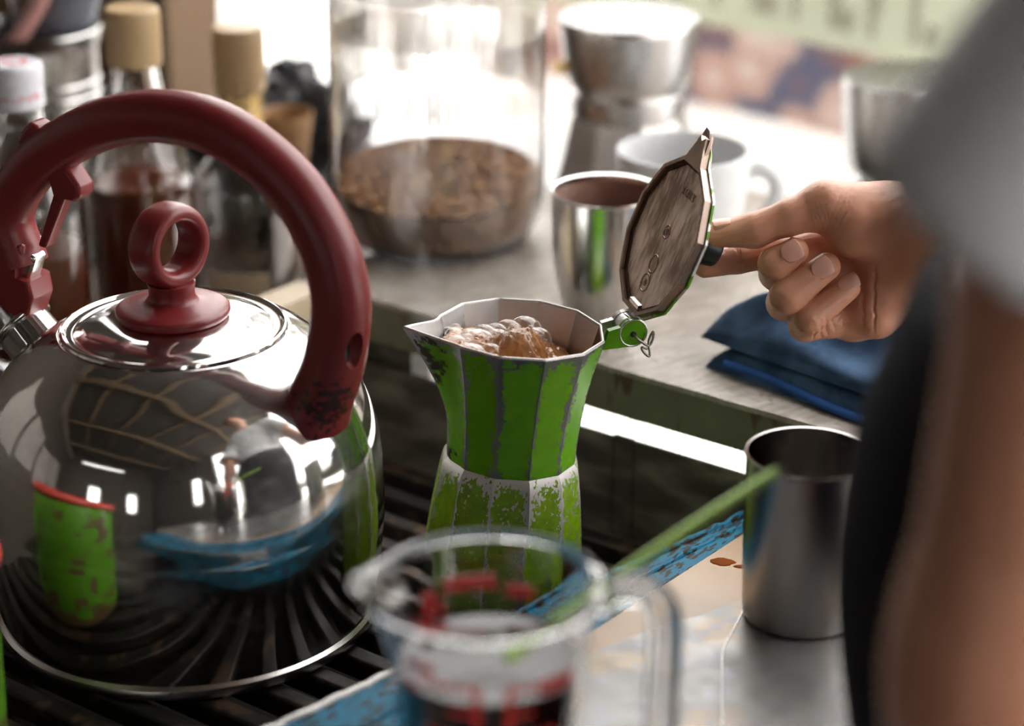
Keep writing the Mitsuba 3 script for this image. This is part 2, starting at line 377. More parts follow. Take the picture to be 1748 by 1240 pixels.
struct('ground', boxab(-14, 14, -12, 16, -0.85, -0.80), 'm_ground', 'pale concrete yard outside the stall, glaring in daylight')
struct('floor', boxab(-2.6, 0.95, -2.2, 1.50, -0.80, -0.76), 'm_floor', 'dark floor of the coffee stall')
roof = struct('ceiling', boxab(-2.6, 0.98, -2.3, 1.50, 1.42, 1.44), 'm_roof', 'dark sheet roof over the stall')
for k in range(7):
    struct('batten', boxab(-2.5 + 0.52 * k, -2.46 + 0.52 * k, -2.2, 1.48, 1.385, 1.42), 'm_batten', 'thin brown roof batten', roof)
for k in range(5):
    struct('rafter', boxab(-2.55, 0.95, -2.0 + 0.85 * k, -1.95 + 0.85 * k, 1.33, 1.385), 'm_batten', 'brown roof rafter', roof)
w = boxab(-2.6, 0.92, -2.26, -2.2, -0.76, 1.42)
for a0, a1, z0, z1 in ((-1.15, -0.85, 0.10, 0.50), (0.05, 0.30, 0.05, 0.50), (-1.6, -0.2, 1.345, 1.41)):
    w = to_tri(to_man(w) - to_man(boxab(a0, a1, -2.4, -2.0, z0, z1)))
struct('wall_front', w, 'm_wall', 'plain wall behind the viewer with two openings', smooth=False)
wl = struct('wall_left', boxab(-2.06, -2.0, -2.2, 1.5, -0.76, 1.33), 'm_wall', 'dark wall at the far left of the stall')
bsdf('m_paper', matte(proc(lambda p, n, uv: mix((.46, .42, .37), (.16, .17, .24), dr.select((dr.sin(p.z * 190) > 0.1) & (noise(p.y * 60, p.z * 60) > 0.45), mi.Float(1), mi.Float(0)) * 0.8))))
for i, (b0, z0) in enumerate([(-1.5, 0.35), (-0.95, 0.30), (-0.38, 0.38), (0.2, 0.33)]):
    obj('printed_sheet', boxab(-1.9995, -1.9965, b0, b0 + 0.5, z0 - 0.25, z0 + 0.4), 'm_paper', 'printed sheet pasted on the left wall, ' + ['nearest the viewer', 'second from the viewer', 'third from the viewer', 'farthest from the viewer'][i], 'paper')
# board wall at the back left, each board by itself
wb = struct('wall_back', boxab(-2.0, -1.60, 1.545, 1.56, -0.76, 1.33), 'm_post', 'brown weathered board wall behind the bottles')
for k in range(5):
    a0 = -2.0 + 0.08 * k
    struct('board', stall(rbox(0.077, 0.018, 2.05, (a0 + 0.04, 1.536 - 0.002 * (k % 2), 0.27), 0.003)), 'm_plank', None, wb)
w = boxab(0.86, 0.92, -2.2, 1.50, -0.76, 1.42)
for b0, b1, z0, z1 in ((0.05, 1.44, -0.20, 1.40), (-0.55, -0.35, 0.25, 0.75)):
    w = to_tri(to_man(w) - to_man(boxab(0.8, 1.0, b0, b1, z0, z1)))
struct('wall_right', w, 'm_wall', 'wall on the right side of the stall with a wide opening', smooth=False)
for a, b in ((0.94, 1.46), (-1.56, 1.47)):
    struct('trim_1', boxab(a - 0.035, a + 0.035, b - 0.035, b + 0.035, -0.80, 1.42), 'm_post', 'roof post of the stall')

# ------------------------------------------------------------------ white table outside, banner
tb = thing('white_table', 'white table in the daylight behind the shelf, carrying the second upside-down coffee pot', 'table')
add('table_top', stall(rbox(2.6, 0.38, 0.022, (-0.3, 1.712, 0.009), 0.004)), 'm_table', tb)
for a, b in ((-1.56, 1.60), (-1.56, 1.86), (0.9, 1.55), (0.9, 1.86)):
    add('leg', boxab(a - 0.02, a + 0.02, b - 0.02, b + 0.02, -0.80, -0.002), 'm_table', tb)
def banner_print(p, n, uv):
    # cocoa-brown and pink beans on navy below, a pale green panel with dark lettering above
    x, y = uv.x, uv.y
    d1, d2, r = voronoi(x * 13.0 + 0.35 * noise(x * 30, y * 30), y * 15.5 + 3)
    bean = smoothstep(0.52, 0.36, d1)
    base = mix((.13, .14, .21), (.36, .18, .145), smoothstep(0.38, 0.62, fbm(x * 7, y * 7, 3.0, 3)))
    low = mix(base, mix((.50, .33, .29), (.62, .49, .44), r), bean)
    low = mix(low, (.72, .64, .59), smoothstep(0.26, 0.05, d1) * 0.7)
    row = (y - 0.096) / 0.105
    col = x / 0.046
    t, s = col - dr.floor(col), row - dr.floor(row)
    g = cell_rand(dr.floor(col), dr.floor(row), 3)
    g2 = cell_rand(dr.floor(col * 2), dr.floor(row * 4), 5)
    stem = (t > 0.18) & (t < 0.40) & (s > 0.05) & (s < 0.45 + 0.5 * g)
    bit = (t > 0.18) & (t < 0.85) & (g2 > 0.52) & (s > 0.05) & (s < 0.92)
    ink = dr.select((stem | bit) & (g > 0.10) & (y > 0.094), mi.Float(1), mi.Float(0))
    pale = mix((.56, .60, .47), (.26, .26, .19), ink * 0.8)
    return mix(low, pale, dr.select(y > 0.084 + 0.012 * (x - 0.5), mi.Float(1), mi.Float(0)))
bsdf('m_banner', matte(proc(banner_print)))
bn = thing('banner', 'printed banner standing behind the white table, beans below a pale green panel of dark lettering', 'banner')
s = np.linspace(0, 1, 61); t = np.linspace(0, 1, 25)
a_, z_ = -1.50 + 1.05 * s, 0.0205 + 0.42 * t
bow = 0.010 * np.sin(s * 9) + 0.004 * np.sin(s * 23)
F = np.stack([np.tile(a_, (25, 1)), 1.868 + np.tile(bow, (25, 1)) + 0.01 * t[:, None], np.tile(z_[:, None], (1, 61))], -1)
uvb = np.stack([np.tile(1.05 * s, (25, 1)), np.tile((0.42 * t)[:, None], (1, 61))], -1).reshape(-1, 2)
front = sheet(F); back = sheet(F + [0, 0.002, 0])
v = np.vstack([front.vertices, back.vertices]); f = np.vstack([front.faces, back.faces[:, ::-1] + len(front.vertices)])
add('printed_sheet', stall(trimesh.Trimesh(v, f, process=False)), 'm_banner', bn, smooth=True, uv=np.vstack([uvb, uvb]))
for q in (-1.49, -0.46):
    add('pole', stall(move(trimesh.creation.cylinder(0.008, 0.44, sections=12), q, 1.895, 0.24)), 'm_steel', bn)

# ------------------------------------------------------------------ raised shelf behind the grill
rng = np.random.default_rng(4)
ae = np.linspace(-1.03, 0.25, 160)
edge = 1.086 + 0.0022 * (meshkit.fbm(np.stack([ae * 60, 0 * ae, 0 * ae], 1), 3, 2) - 0.5)
top_poly = Polygon([*zip(ae, edge), (0.25, 1.45), (-1.03, 1.45)])
sh = thing('shelf', 'raised metal-topped shelf with a chipped green front, behind the grill', 'shelf')
add('shelf_top', stall(extrude(top_poly, 0.0035, 0.0965)), 'm_shelf', sh, smooth=30)
ab_ = np.linspace(-1.03, 0.25, 130)
lowz = 0.068 + 0.0022 * (meshkit.fbm(np.stack([ab_ * 38, 0 * ab_ + 3, 0 * ab_], 1), 3, 7) - 0.5)
fp = Polygon([*zip(ab_, lowz), (0.25, 0.0965), (-1.03, 0.0965)])
fm = extrude(fp, 0.022)
fm.vertices = np.stack([fm.vertices[:, 0], 1.088 + fm.vertices[:, 2], fm.vertices[:, 1]], 1)
fm.fix_normals()
add('front_board', stall(fm), 'm_shelf_face', sh, smooth=30, label='dirty green front edge')
for a in (0.22,):
    add('leg', boxab(a - 0.02, a + 0.02, 1.40, 1.44, -0.76, 0.0965), 'm_bar', sh)
add('leg', boxab(0.20, 0.24, 1.112, 1.15, -0.76, 0.0965), 'm_bar', sh)
add('bracket', boxab(-1.03, -0.957, 1.112, 1.132, -0.76, 0.0965), 'm_pit_wall', sh)
add('crossbar', boxab(-1.03, 0.25, 1.41, 1.435, 0.05, 0.0965), 'm_bar', sh)

ss = thing('side_table', 'low dark table on the left that carries the syrup bottles', 'table')
bsdf('m_dark_top', plastic((.045, .028, .018), 0.45))
add('table_top', boxab(-1.75, -1.040, 0.84, 1.50, 0.015, 0.0395), 'm_dark_top', ss)
for a, b in ((-1.72, 0.87), (-1.72, 1.47), (-1.42, 1.47), (-1.06, 0.87)):
    add('leg', boxab(a - 0.018, a + 0.018, b - 0.018, b + 0.018, -0.76, 0.015), 'm_bar', ss)

# ------------------------------------------------------------------ grill
gr = thing('grill', 'sooty charcoal grill with angle-iron bars and a flaking blue rim', 'grill')
for k in range(17):
    b = 0.585 + 0.0292 * k + rng.uniform(-.0012, .0012)
    L = rbox(0.385, 0.0125, 0.014, (0, 0, -0.007), 0.0022)
    rot(L, rng.uniform(-.35, .35), (0, 0, 1)); L.apply_translation((-0.8475, b, rng.uniform(-.0010, 0)))
    add('bar', stall(L), 'm_bar', gr, smooth=50)
for (a0, a1, z1) in ((-1.035, -0.7705, 0.0500), (-0.7695, -0.7545, 0.0518), (-0.7535, -0.640, 0.0513)):
    add('back_panel', boxab(a0, a1, 1.0905, 1.0935, -0.13, z1), 'm_pit_wall', gr)
add('backing', boxab(-1.035, -0.640, 1.0937, 1.0957, -0.13, 0.0490), 'm_pit_wall', gr)
add('ledge', cat(boxab(-1.03, -0.645, 1.062, 1.0905, -0.020, -0.0165), boxab(-1.03, -0.645, 1.058, 1.062, -0.034, -0.0165)), 'm_pit_wall', gr)
add('side_panel', boxab(-1.040, -1.036, 0.55, 1.093, -0.13, 0.0), 'm_pit_wall', gr)
add('side_panel', stall(extrude(Polygon([(-0.662, 0.55), (-0.640, 1.09), (-0.637, 1.09), (-0.659, 0.55)]), 0.150, -0.13)), 'm_pit_wall', gr)
add('side_panel', boxab(-1.036, -0.66, 0.546, 0.55, -0.13, 0.0), 'm_pit_wall', gr)
add('pit_floor', boxab(-1.036, -0.637, 0.55, 1.0905, -0.134, -0.13), 'm_pit', gr)
for a, b in ((-1.02, 0.57), (-1.02, 1.07), (-0.67, 0.57), (-0.67, 1.07)):
    add('leg', boxab(a - 0.015, a + 0.015, b - 0.015, b + 0.015, -0.76, -0.134), 'm_bar', gr)
rim_p = Polygon([(-0.735, 0.50), (-0.6465, 1.086), (-0.6365, 1.086), (-0.6365, 0.50)])
add('rim', stall(extrude(rim_p, 0.022, 0.0215)), 'm_blue', gr, label='flaking blue rim')
def along(q0, q1, r, z, n=40, wob=0.0006):
    s = np.linspace(0, 1, n)[:, None]; P = np.asarray(q0) * (1 - s) + np.asarray(q1) * s
    P = np.hstack([P, np.full((n, 1), z)]); P += wob * rng.standard_normal(P.shape)
    return stall(tube(P, r, 8))
add('rim_lip', along((-0.7345, 0.50), (-0.6905, 0.79), 0.0024, 0.0440), 'm_aluminium_dull', gr, label='scraped bare metal lip of the rim')
add('rim_bead', along((-0.6905, 0.79), (-0.6460, 1.085), 0.0020, 0.0437), 'm_blue', gr)
add('rim_bead', along((-0.688, 0.50), (-0.6405, 1.085), 0.0018, 0.0440), 'm_blue', gr)

# ------------------------------------------------------------------ worktop on the right of the grill
wt = thing('worktop', 'worktop beside the grill, beige laminate partly covered by scratched sheet metal', 'worktop')
add('board', boxab(-0.636, -0.452, 0.45, 1.08, 0.014, 0.0440), 'm_laminate', wt)
bs = np.linspace(0.45, 1.08, 90)
ea = np.interp(bs, [0.45, 0.864, 0.966, 1.08], [-0.632, -0.6235, -0.5905, -0.560]) + 0.0045 * (meshkit.fbm(np.stack([bs * 55, 0 * bs, 0 * bs], 1), 3, 9) - 0.5)
add('metal_sheet', stall(extrude(Polygon([*zip(ea, bs), (-0.4515, 1.08), (-0.4515, 0.45)]), 0.0010, 0.0440)), 'm_sheet', wt, label='scratched grey sheet metal')
ea2 = np.interp(bs, [0.45, 0.76, 0.843, 0.872, 0.9085, 0.954, 0.99, 1.08], [-0.470, -0.480, -0.5264, -0.545, -0.5676, -0.584, -0.578, -0.56]) + 0.003 * (meshkit.fbm(np.stack([bs * 45, 0 * bs + 2, 0 * bs], 1), 3, 3) - 0.5)
ea2 = np.maximum(ea2, ea + 0.004)
k0 = (bs > 0.82) & (bs < 0.965)
add('sheet_lip', stall(tube(np.stack([ea2[k0], bs[k0], 0 * bs[k0] + 0.0461], 1), 0.0006, 8)), 'm_steel', wt, smooth=True, label='bright turned-up edge of the upper sheet')
add('metal_sheet', stall(extrude(Polygon([*zip(ea2, bs), (-0.4515, 1.08), (-0.4515, 0.45)]), 0.0012, 0.0450)), 'm_sheet', wt)
for a, b in ((-0.615, 0.48), (-0.615, 1.05), (-0.47, 0.48), (-0.47, 1.05)):
    add('leg', boxab(a - 0.015, a + 0.015, b - 0.015, b + 0.015, -0.76, 0.014), 'm_bar', wt)
def puddle(cx, cy, rx, ry, seed, z, h=0.0006):
    ang = np.linspace(0, 2 * PI, 48, endpoint=False)
    k = 0.75 + 0.5 * meshkit.fbm(np.stack([np.cos(ang) * 1.6 + seed, np.sin(ang) * 1.6, 0 * ang], 1), 3, seed)
    R = np.stack([cx + rx * k * np.cos(ang), cy + ry * k * np.sin(ang)], 1)
    rows = [np.hstack([(np.array([cx, cy]) + (R - [cx, cy]) * q), np.full((48, 1), z + h * math.sqrt(1 - q ** 4))]) for q in (1, .9, .7, .4)]
    m = sheet(np.array(rows), True); v = np.vstack([m.vertices, [cx, cy, z + h], [cx, cy, z]]); j = np.arange(48)
    return trimesh.Trimesh(v, np.vstack([m.faces, np.stack([144 + j, 144 + (j + 1) % 48, 0 * j + 192], 1), np.stack([(j + 1) % 48, j, 0 * j + 193], 1)]), process=False)
obj('coffee_splash', puddle(*fr(-0.6255, 0.9965)[:2], 0.0075, 0.0050, 3, 0.0441), 'm_stain', 'larger orange-brown coffee splash on the beige laminate', 'stain', smooth=True)
obj('coffee_splash', puddle(*fr(-0.6135, 0.9985)[:2], 0.0050, 0.0022, 8, 0.0441), 'm_stain', 'small orange-brown coffee drop beside the larger splash', 'stain', smooth=True)

# ================================================================== kettle
KX, KY = -0.190, 1.198
def kplace(m, turn=-30.0):
    rot(m, turn, (0, 0, 1)); return move(m, KX, KY, 0.0004)
kt = thing('kettle', 'polished steel whistling kettle with a big red arched handle, on the grill', 'kettle')
body = curve([(.1085, .0085), (.1095, .014), (.1135, .036), (.1158, .060), (.1160, .079)], 6)
dome = curve([(.1157, .0815), (.1152, .098), (.1124, .117), (.1058, .137), (.0950, .1540), (.0822, .1658), (.0720, .1728), (.0650, .1764)], 8)
prof = np.vstack([[(0, .004)], [(.104, .004)], body, dome, [(.0640, .1764), (.0632, .1715), (0, .1710)]])
add('body', kplace(lathe(densify(prof, .004), 160)), 'm_kettle', kt, smooth=28)
add('base_lip', kplace(lathe([(.098, .0), (.1085, .0), (.1105, .0012), (.1113, .0035), (.1105, .0065), (.1080, .0085), (.098, .0085), (.098, .0)], 160)), 'm_steel', kt, smooth=35)
lid = add('lid', kplace(lathe(np.vstack([[(0, .172), (.0610, .1733), (.0630, .1756), (.0637, .1772), (.0633, .1785), (.0620, .1789), (.0608, .1782), (.0598, .1772), (.0582, .1770)],
     curve([(.0560, .1772), (.048, .1802), (.036, .1832), (.020, .1852), (.008, .1860)], 5), [(0, .1862)]]), 160)), 'm_kettle', kt, smooth=30)
kb = add('knob_base', kplace(lathe(np.vstack([[(0, .184), (.0290, .1842)], curve([(.0312, .1852), (.0321, .1875), (.0312, .1900), (.026, .1918), (.0175, .1932), (.0136, .1952), (.0128, .200), (.0135, .2045)], 5), [(0, .2060)]]), 96)), 'm_red', lid, smooth=50, label='glossy red knob foot')
th = np.linspace(0, 2 * PI, 72, endpoint=False)
ring = tube(np.stack([.0190 * np.cos(th), 0 * th, .0190 * np.sin(th)], 1), 0.0052, 28, r2=0.0105, up=[0, 1, 0], closed=True, power=2.6)
# the ring's axis looks right of the viewer
rot(ring, 52.0, (0, 0, 1)); move(ring, KX, KY, .2265)
add('knob_ring', ring, 'm_red', lid, smooth=60, label='glossy red finger ring')

hs = [(-.108, .196), (-.1155, .226), (-.0935, .2575), (-.0615, .2795), (-.029, .2938), (.0038, .3003), (.0353, .2990), (.0635, .2885), (.0892, .2700), (.1068, .2445), (.1138, .2194), (.1130, .199), (.1075, .175), (.0990, .155), (.0945, .1425)]
hp = curve(hs, 8); s_ = np.linspace(0, 1, len(hp))
rr = np.interp(s_, [0, .1, .35, .6, .8, .9, 1.0], [.0150, .0142, .0141, .0148, .0170, .0200, .0235])
rl = np.interp(s_, [0, .1, .5, .85, 1.0], [.0135, .0140, .0150, .0160, .0175])
P = np.stack([hp[:, 0], 0 * hp[:, 0], hp[:, 1]], 1)
hm = tube(P, rl, 40, r2=rr, up=[0, 1, 0], power=2.15)
# which of the two section axes lies in the handle's plane is set by the frame: up is the plane's normal
cut = trimesh.creation.icosphere(subdivisions=3); cut.apply_scale((.0085, .0058, .0115)); rot(cut, -6, (0, 1, 0)); move(cut, .1265, -.0060, .190)
try:
    hm2 = to_tri(to_man(hm) - to_man(cut)); hm = hm2 if len(hm2.faces) > 500 else hm
except Exception: pass
# blisters where flames melted the foot
d = np.linalg.norm(hm.vertices - np.array([.113, -.010, .160]), axis=1)
hm.vertices += hm.vertex_normals * (0.0022 * np.exp(-(d / .013) ** 2) * (meshkit.fbm(hm.vertices * 330, 3, 4) - 0.35))[:, None]
BURN = np.array([KX, KY, 0]) + np.array([.113 * math.cos(math.radians(30)) - .012 * math.sin(math.radians(30)), -.113 * math.sin(math.radians(30)) - .012 * math.cos(math.radians(30)), .158])
def handle_col(p, n, uv):
    d = dr.sqrt(dr.square(p.x - BURN[0]) + dr.square(p.y - BURN[1]) + dr.square(p.z - BURN[2]))
    a = fbm(p.x * 330, p.y * 330, p.z * 330, 3)
    return mix((.165, .017, .018), (.040, .012, .011), smoothstep(0.50, 0.66, a + 0.30 - 19.0 * d))
bsdf('m_red_handle', two({'type': 'principled', 'base_color': proc(handle_col), 'roughness': 0.36, 'specular': 0.5}))
SLOT = trimesh.creation.icosphere(subdivisions=2); SLOT.apply_scale((.0012, .0046, .0095)); rot(SLOT, -6, (0, 1, 0)); move(SLOT, .1195, -.0055, .190)
hd = add('handle', kplace(hm), 'm_red_handle', kt, smooth=45, label='dull red plastic arch, its right foot scorched')
add('screw_recess', kplace(SLOT), 'm_black_plastic', hd, smooth=True)
# left end of the handle above the spout, with a window that shows the pull rod
blk = soft([(x, y, z) for y in (-.0075, .0075) for x, z in ((-.124, .207), (-.1030, .209), (-.0985, .180), (-.1030, .170), (-.118, .164), (-.1245, .170))], .0035)
win = box(.012, .05, .012, (-.0990, 0, .1960)); rot(win, 8, (0, 1, 0), (-.0990, 0, .1960))
try: blk = to_tri(to_man(blk) - to_man(win))
except Exception: pass
add('socket', kplace(blk), 'm_red', hd, smooth=30)
add('pull_rod', kplace(rot(rbox(.008, .012, .022, (-.1020, 0, .1950), .002), 25, (0, 1, 0), (-.1020, 0, .1950))), 'm_steel_bright', hd)
add('rivet', kplace(move(rot(trimesh.creation.cylinder(.0032, .003, sections=20), 90, (1, 0, 0)), -.1165, -.0145, .2085)), 'm_steel', hd)
tr = add('trigger', kplace(cat(soft([(x, y, z) for y in (-.0045, .0045) for x, z in ((-.0960, .2725), (-.094, .277), (-.0885, .2825), (-.0855, .2815), (-.076, .267), (-.088, .258))], .0028),
     soft([(x, y, z) for y in (-.0045, .0045) for x, z in ((-.078, .262), (-.066, .260), (-.0590, .2520), (-.0590, .2480), (-.0620, .2455), (-.074, .246))], .0028),
     soft([(x, y, z) for y in (-.003, .003) for x, z in ((-.0700, .245), (-.075, .246), (-.088, .212), (-.090, .212))], .0018))), 'm_red', hd, smooth=30, label='red trigger that lifts the spout cap')
# spout
ax0, ax1 = np.array([-.080, 0, .128]), np.array([-.1135, 0, .1565])
u = (ax1 - ax0) / np.linalg.norm(ax1 - ax0)
spp = np.array([ax0, ax0 + u * .012, ax0 + u * .03, ax1 + u * .002])
add('spout', kplace(tube(spp, [.026, .0195, .0175, .0172], 40, up=[0, 1, 0])), 'm_kettle', kt, smooth=50)
th = np.linspace(0, 2 * PI, 48, endpoint=False); e1 = np.array([0, 1, 0.]); e2 = np.cross(u, e1)
add('spout_collar', kplace(tube(ax1 + .0185 * (np.cos(th)[:, None] * e1 + np.sin(th)[:, None] * e2), .0021, 12, closed=True)), 'm_steel_bright', kt, smooth=True)
cp = add('spout_cap', kplace(tube([ax1 + u * .001, ax1 + u * .006, ax1 + u * .0065, ax1 + u * .020, ax1 + u * .0225], [.0155, .0155, .0138, .0134, .0105], 36, up=[0, 1, 0])), 'm_steel_bright', kt, smooth=25, label='steel whistle cap')

# ================================================================== green moka pot, lid held open
MX, MY, TILT, AZ = -0.0075, 1.2122, 4.3, 16.0
NF = 12
# pot coordinates: x towards the hinge, z up; the pouring lip points to -x
MOKA = trimesh.transformations.concatenate_matrices(
    trimesh.transformations.translation_matrix((MX, MY, 0.0033)), trimesh.transformations.rotation_matrix(math.radians(TILT), (0, 1, 0)),
    trimesh.transformations.rotation_matrix(math.radians(AZ), (0, 0, 1)))
def mplace(m): m.apply_transform(MOKA); return m
ZS, ZT = 0.0905, 0.1680          # seam, top rim
def poly_r(th, R):
    """radius of the twelve-sided outline whose corners lie on R"""
    k = 2 * PI / NF
    q = (th - math.pi + 0.5 * 0) % k
    return R * math.cos(k / 2) / np.cos(q - k / 2)
def upper_R(z):
    return np.interp(z, [ZS - .002, ZS + .002, ZS + .015, ZS + .030, ZS + .045, ZS + .060, ZT], [.0375, .0382, .0386, .0397, .0417, .0446, .0490])
def lip_out(z):
    t = np.clip((z - (ZS + .012)) / (ZT - ZS - .012), 0, 1); return .0205 * t ** 1.9
def upper_xy(th, z, inset=0.0):
    R = upper_R(z) - inset
    r = poly_r(th, R)
    # beak: two flanks that run from the wall to the tip
    d = np.abs((th - PI + PI) % (2 * PI) - PI)
    w = math.radians(33); L = R + lip_out(z) - inset * 0.6
    t = np.clip(d / w, 0, 1)
    beak = r + (L - r) * (1 - t) ** 2.1
    return np.where(d < w, np.maximum(beak, r), r)
def facet_cols():
    th, uu = [], []
    for k in range(NF):
        n = 10 if k in (5, 6, 4, 7) else 4
        for j in range(n + 1):
            t = j / n; c = 2 * PI / NF
            a = math.tan(c / 2) * (2 * t - 1)
            th.append(k * c + c / 2 + math.atan(a)); uu.append(k + min(max(t, 1e-4), 1 - 1e-4))
    return np.array(th), np.array(uu)
def facet_wall(zs, rad, uvz=None):
    """each facet its own strip (corners stay sharp), with uv = (facet + place across, height)"""
    th, uu = facet_cols(); V, Fc, UV = [], [], []
    k = 0; start = 0
    bounds = [i for i in range(1, len(th)) if abs(th[i] - th[i - 1]) < 1e-9] + [len(th)]
    for e in bounds:
        a, q = th[start:e], uu[start:e]
        rows = np.array([np.stack([rad(a, z) * np.cos(a), rad(a, z) * np.sin(a), 0 * a + z], 1) for z in zs])
        m = sheet(rows); Fc.append(m.faces + k); V.append(m.vertices); k += len(m.vertices)
        UV.append(np.stack([np.tile(q, (len(zs), 1)), np.tile(np.asarray(zs)[:, None], (1, len(a)))], -1).reshape(-1, 2)); start = e
    return trimesh.Trimesh(np.vstack(V), np.vstack(Fc), process=False), np.vstack(UV)
mk = thing('moka_pot', 'chipped green twelve-sided moka pot boiling over the grill, its lid held open', 'coffee pot')
zs = np.linspace(ZS - .002, ZT, 34)
wall, wuv = facet_wall(zs, upper_xy)
# the rim rises a little towards the tip of the lip
lift = lambda v: v.__setitem__((slice(None), 2), v[:, 2] + 0.0035 * np.clip((-v[:, 0] - .047) / .022, 0, 1) * np.clip((v[:, 2] - .14) / .028, 0, 1))
lift(wall.vertices)
ch = add('upper_chamber', mplace(wall), 'm_green_upper', mk, smooth=True, uv=wuv, label='bright green enamel worn to grey metal along its edges')
zi = np.linspace(ZT, ZT - .045, 14)
inner, iuv = facet_wall(zi, lambda a, z: upper_xy(a, z, .0022)); lift(inner.vertices); inner.faces = inner.faces[:, ::-1]
add('inner_wall', mplace(inner), 'm_inner_wall', ch, smooth=True, uv=iuv, label='bare metal inside, browned by coffee')
tt = np.linspace(0, 2 * PI, 241)[:-1]
tt = np.unique(np.concatenate([tt, np.arange(NF) * 2 * PI / NF]))
rows = []
for ins, dz in ((0, 0), (.0003, .0009), (.0011, .0013), (.0019, .0009), (.0022, 0)):
    r = upper_xy(tt, 0 * tt + ZT, ins); rows.append(np.stack([r * np.cos(tt), r * np.sin(tt), 0 * tt + ZT + dz], 1))
rm = sheet(np.array(rows), True); lift(rm.vertices)
add('rim', mplace(rm), 'm_aluminium_dull', ch, smooth=True)
low_R = lambda z: np.interp(z, [0, .004, .02, .045, .07, .084, .088, .0905], [.0480, .0492, .0487, .0464, .0434, .0412, .0400, .0380])
zl = np.array([0, .0015, .004, .012, .02, .03, .04, .05, .06, .07, .078, .084, .088, .0903, .0905])
lw, luv = facet_wall(zl, lambda a, z: poly_r(a, low_R(z)))
bo = add('boiler', mplace(lw), 'm_green_lower', mk, smooth=True, uv=luv, label='olive green lower half, flaked to bare metal')
add('shoulder', mplace(extrude(ngon(NF, .0378), .001, ZS - .0007)), 'm_aluminium_dull', bo, smooth=False)
add('base', mplace(extrude(ngon(NF, .0476), .0015, 0.0002)), 'm_aluminium_dull', bo, smooth=False)
add('seam', mplace(extrude(ngon(NF, .0376), .0030, ZS - .0006)), 'm_black_plastic', mk)
# centre column that the coffee wells from
zc0 = ZT - .036
add('column', mplace(lathe([(0, ZS), (.0095, ZS), (.0085, ZT - .020), (.0060, ZT - .0165), (.0062, ZT - .0145), (.0045, ZT - .0140), (0, ZT - .0145)], 36, (0.006, 0, 0))), 'm_aluminium', ch)
# hinge: two cheeks on the pot, a barrel on the lid
HX, HZ = .0650, ZT - .0012
cheek = lambda y0, y1: move(rot(extrude(shapely.union_all([Point(0, 0).buffer(.0086, 24), Polygon([(-.0175, -.010), (-.002, -.0085), (.003, -.0078), (-.004, .0045), (-.0150, .0015)])]), y1 - y0), 90, (1, 0, 0)), HX, y1, HZ)
add('hinge_cheek', mplace(cheek(-.0085, -.0045)), 'm_green_flat', ch, smooth=30)
add('cheek_edge', mplace(move(rot(tube(np.stack([.0081 * np.cos(np.linspace(0, 6.283, 40, endpoint=False)), .0081 * np.sin(np.linspace(0, 6.283, 40, endpoint=False)), np.zeros(40)], 1), .0007, 8, closed=True), 90, (1, 0, 0)), HX, -.0083, HZ)), 'm_aluminium', ch, smooth=True)
add('hinge_cheek', mplace(cheek(.0045, .0085)), 'm_aluminium_dull', ch, smooth=30)
add('hinge_barrel', mplace(move(rot(trimesh.creation.cylinder(.0082, .0085, sections=40), 90, (1, 0, 0)), HX, 0, HZ)), 'm_aluminium', ch, smooth=30)
wire = curve([(HX, .010, HZ), (HX, -.0100, HZ - .001), (HX + .004, -.0125, HZ - .004), (HX + .0085, -.0125, HZ - .0065), (HX + .0108, -.0120, HZ - .003), (HX + .0110, -.0115, HZ + .002), (HX + .0085, -.0120, HZ - .004), (HX + .0095, -.0135, HZ - .0125), (HX + .0060, -.0130, HZ - .0105), (HX + .0045, -.0125, HZ - .0075), (HX + .0080, -.0125, HZ - .0085)], 6)
add('hinge_wire', mplace(tube(wire, .00075, 8)), 'm_dark_wire', ch, smooth=True, label='twisted wire in place of the hinge pin')
add('hinge_hole', mplace(move(rot(trimesh.creation.cylinder(.0017, .0012, sections=24), 90, (1, 0, 0)), HX, -.0084, HZ - .0008)), 'm_black_plastic', ch)

# lid: own coordinates, x from the hinge to the lip, z towards the knob; opened round the hinge
OPEN = 108.5
LID = trimesh.transformations.concatenate_matrices(MOKA, trimesh.transformations.translation_matrix((HX, 0, HZ)), trimesh.transformations.rotation_matrix(math.radians(180), (0, 0, 1)),
      trimesh.transformations.rotation_matrix(math.radians(-OPEN), (0, 1, 0)))
LID = LID @ trimesh.transformations.translation_matrix((0, 0, -.0038))
def lplace(m): m.apply_transform(LID); return m
LC = .0575
def lid_outline(R, tip, w=.012):
    p = ngon(NF, R, PI / NF)
    beak = Polygon([(R * .80, -w - .006), (R * .96, -w), (R + tip * .55, -w * .55), (R + tip, -.0042), (R + tip * .80, 0), (R + tip, .0042), (R + tip * .55, w * .55), (R * .96, w), (R * .80, w + .006)])
    return shapely.affinity.translate(shapely.union_all([p, beak]), LC, 0)
import shapely.affinity
und = extrude(shapely.affinity.translate(ngon(NF, .0445, PI / NF), LC, 0), .0016, .0024)
und.vertices, und.faces = trimesh.remesh.subdivide(und.vertices, und.faces) if False else (und.vertices, und.faces)
uvl = np.array(und.vertices[:, :2])
ld = add('lid', lplace(und), 'm_lid_under', mk, smooth=False, uv=uvl, label='coffee-browned underside of the open lid')
lipp = lid_outline(.0478, .0140).difference(shapely.affinity.translate(ngon(NF, .0454, PI / NF), LC, 0))
hubs = Polygon([(.004, -.004), (.020, -.010), (.020, .010), (.004, .004)])
lip = extrude(lipp.buffer(-.0003).buffer(.0003).intersection(sbox(.011, -.1, .2, .1)), .0046, -.0010)
add('lid_lip', lplace(lip), 'm_lid_lip', ld, smooth=False, label='browned raised edge of the lid')
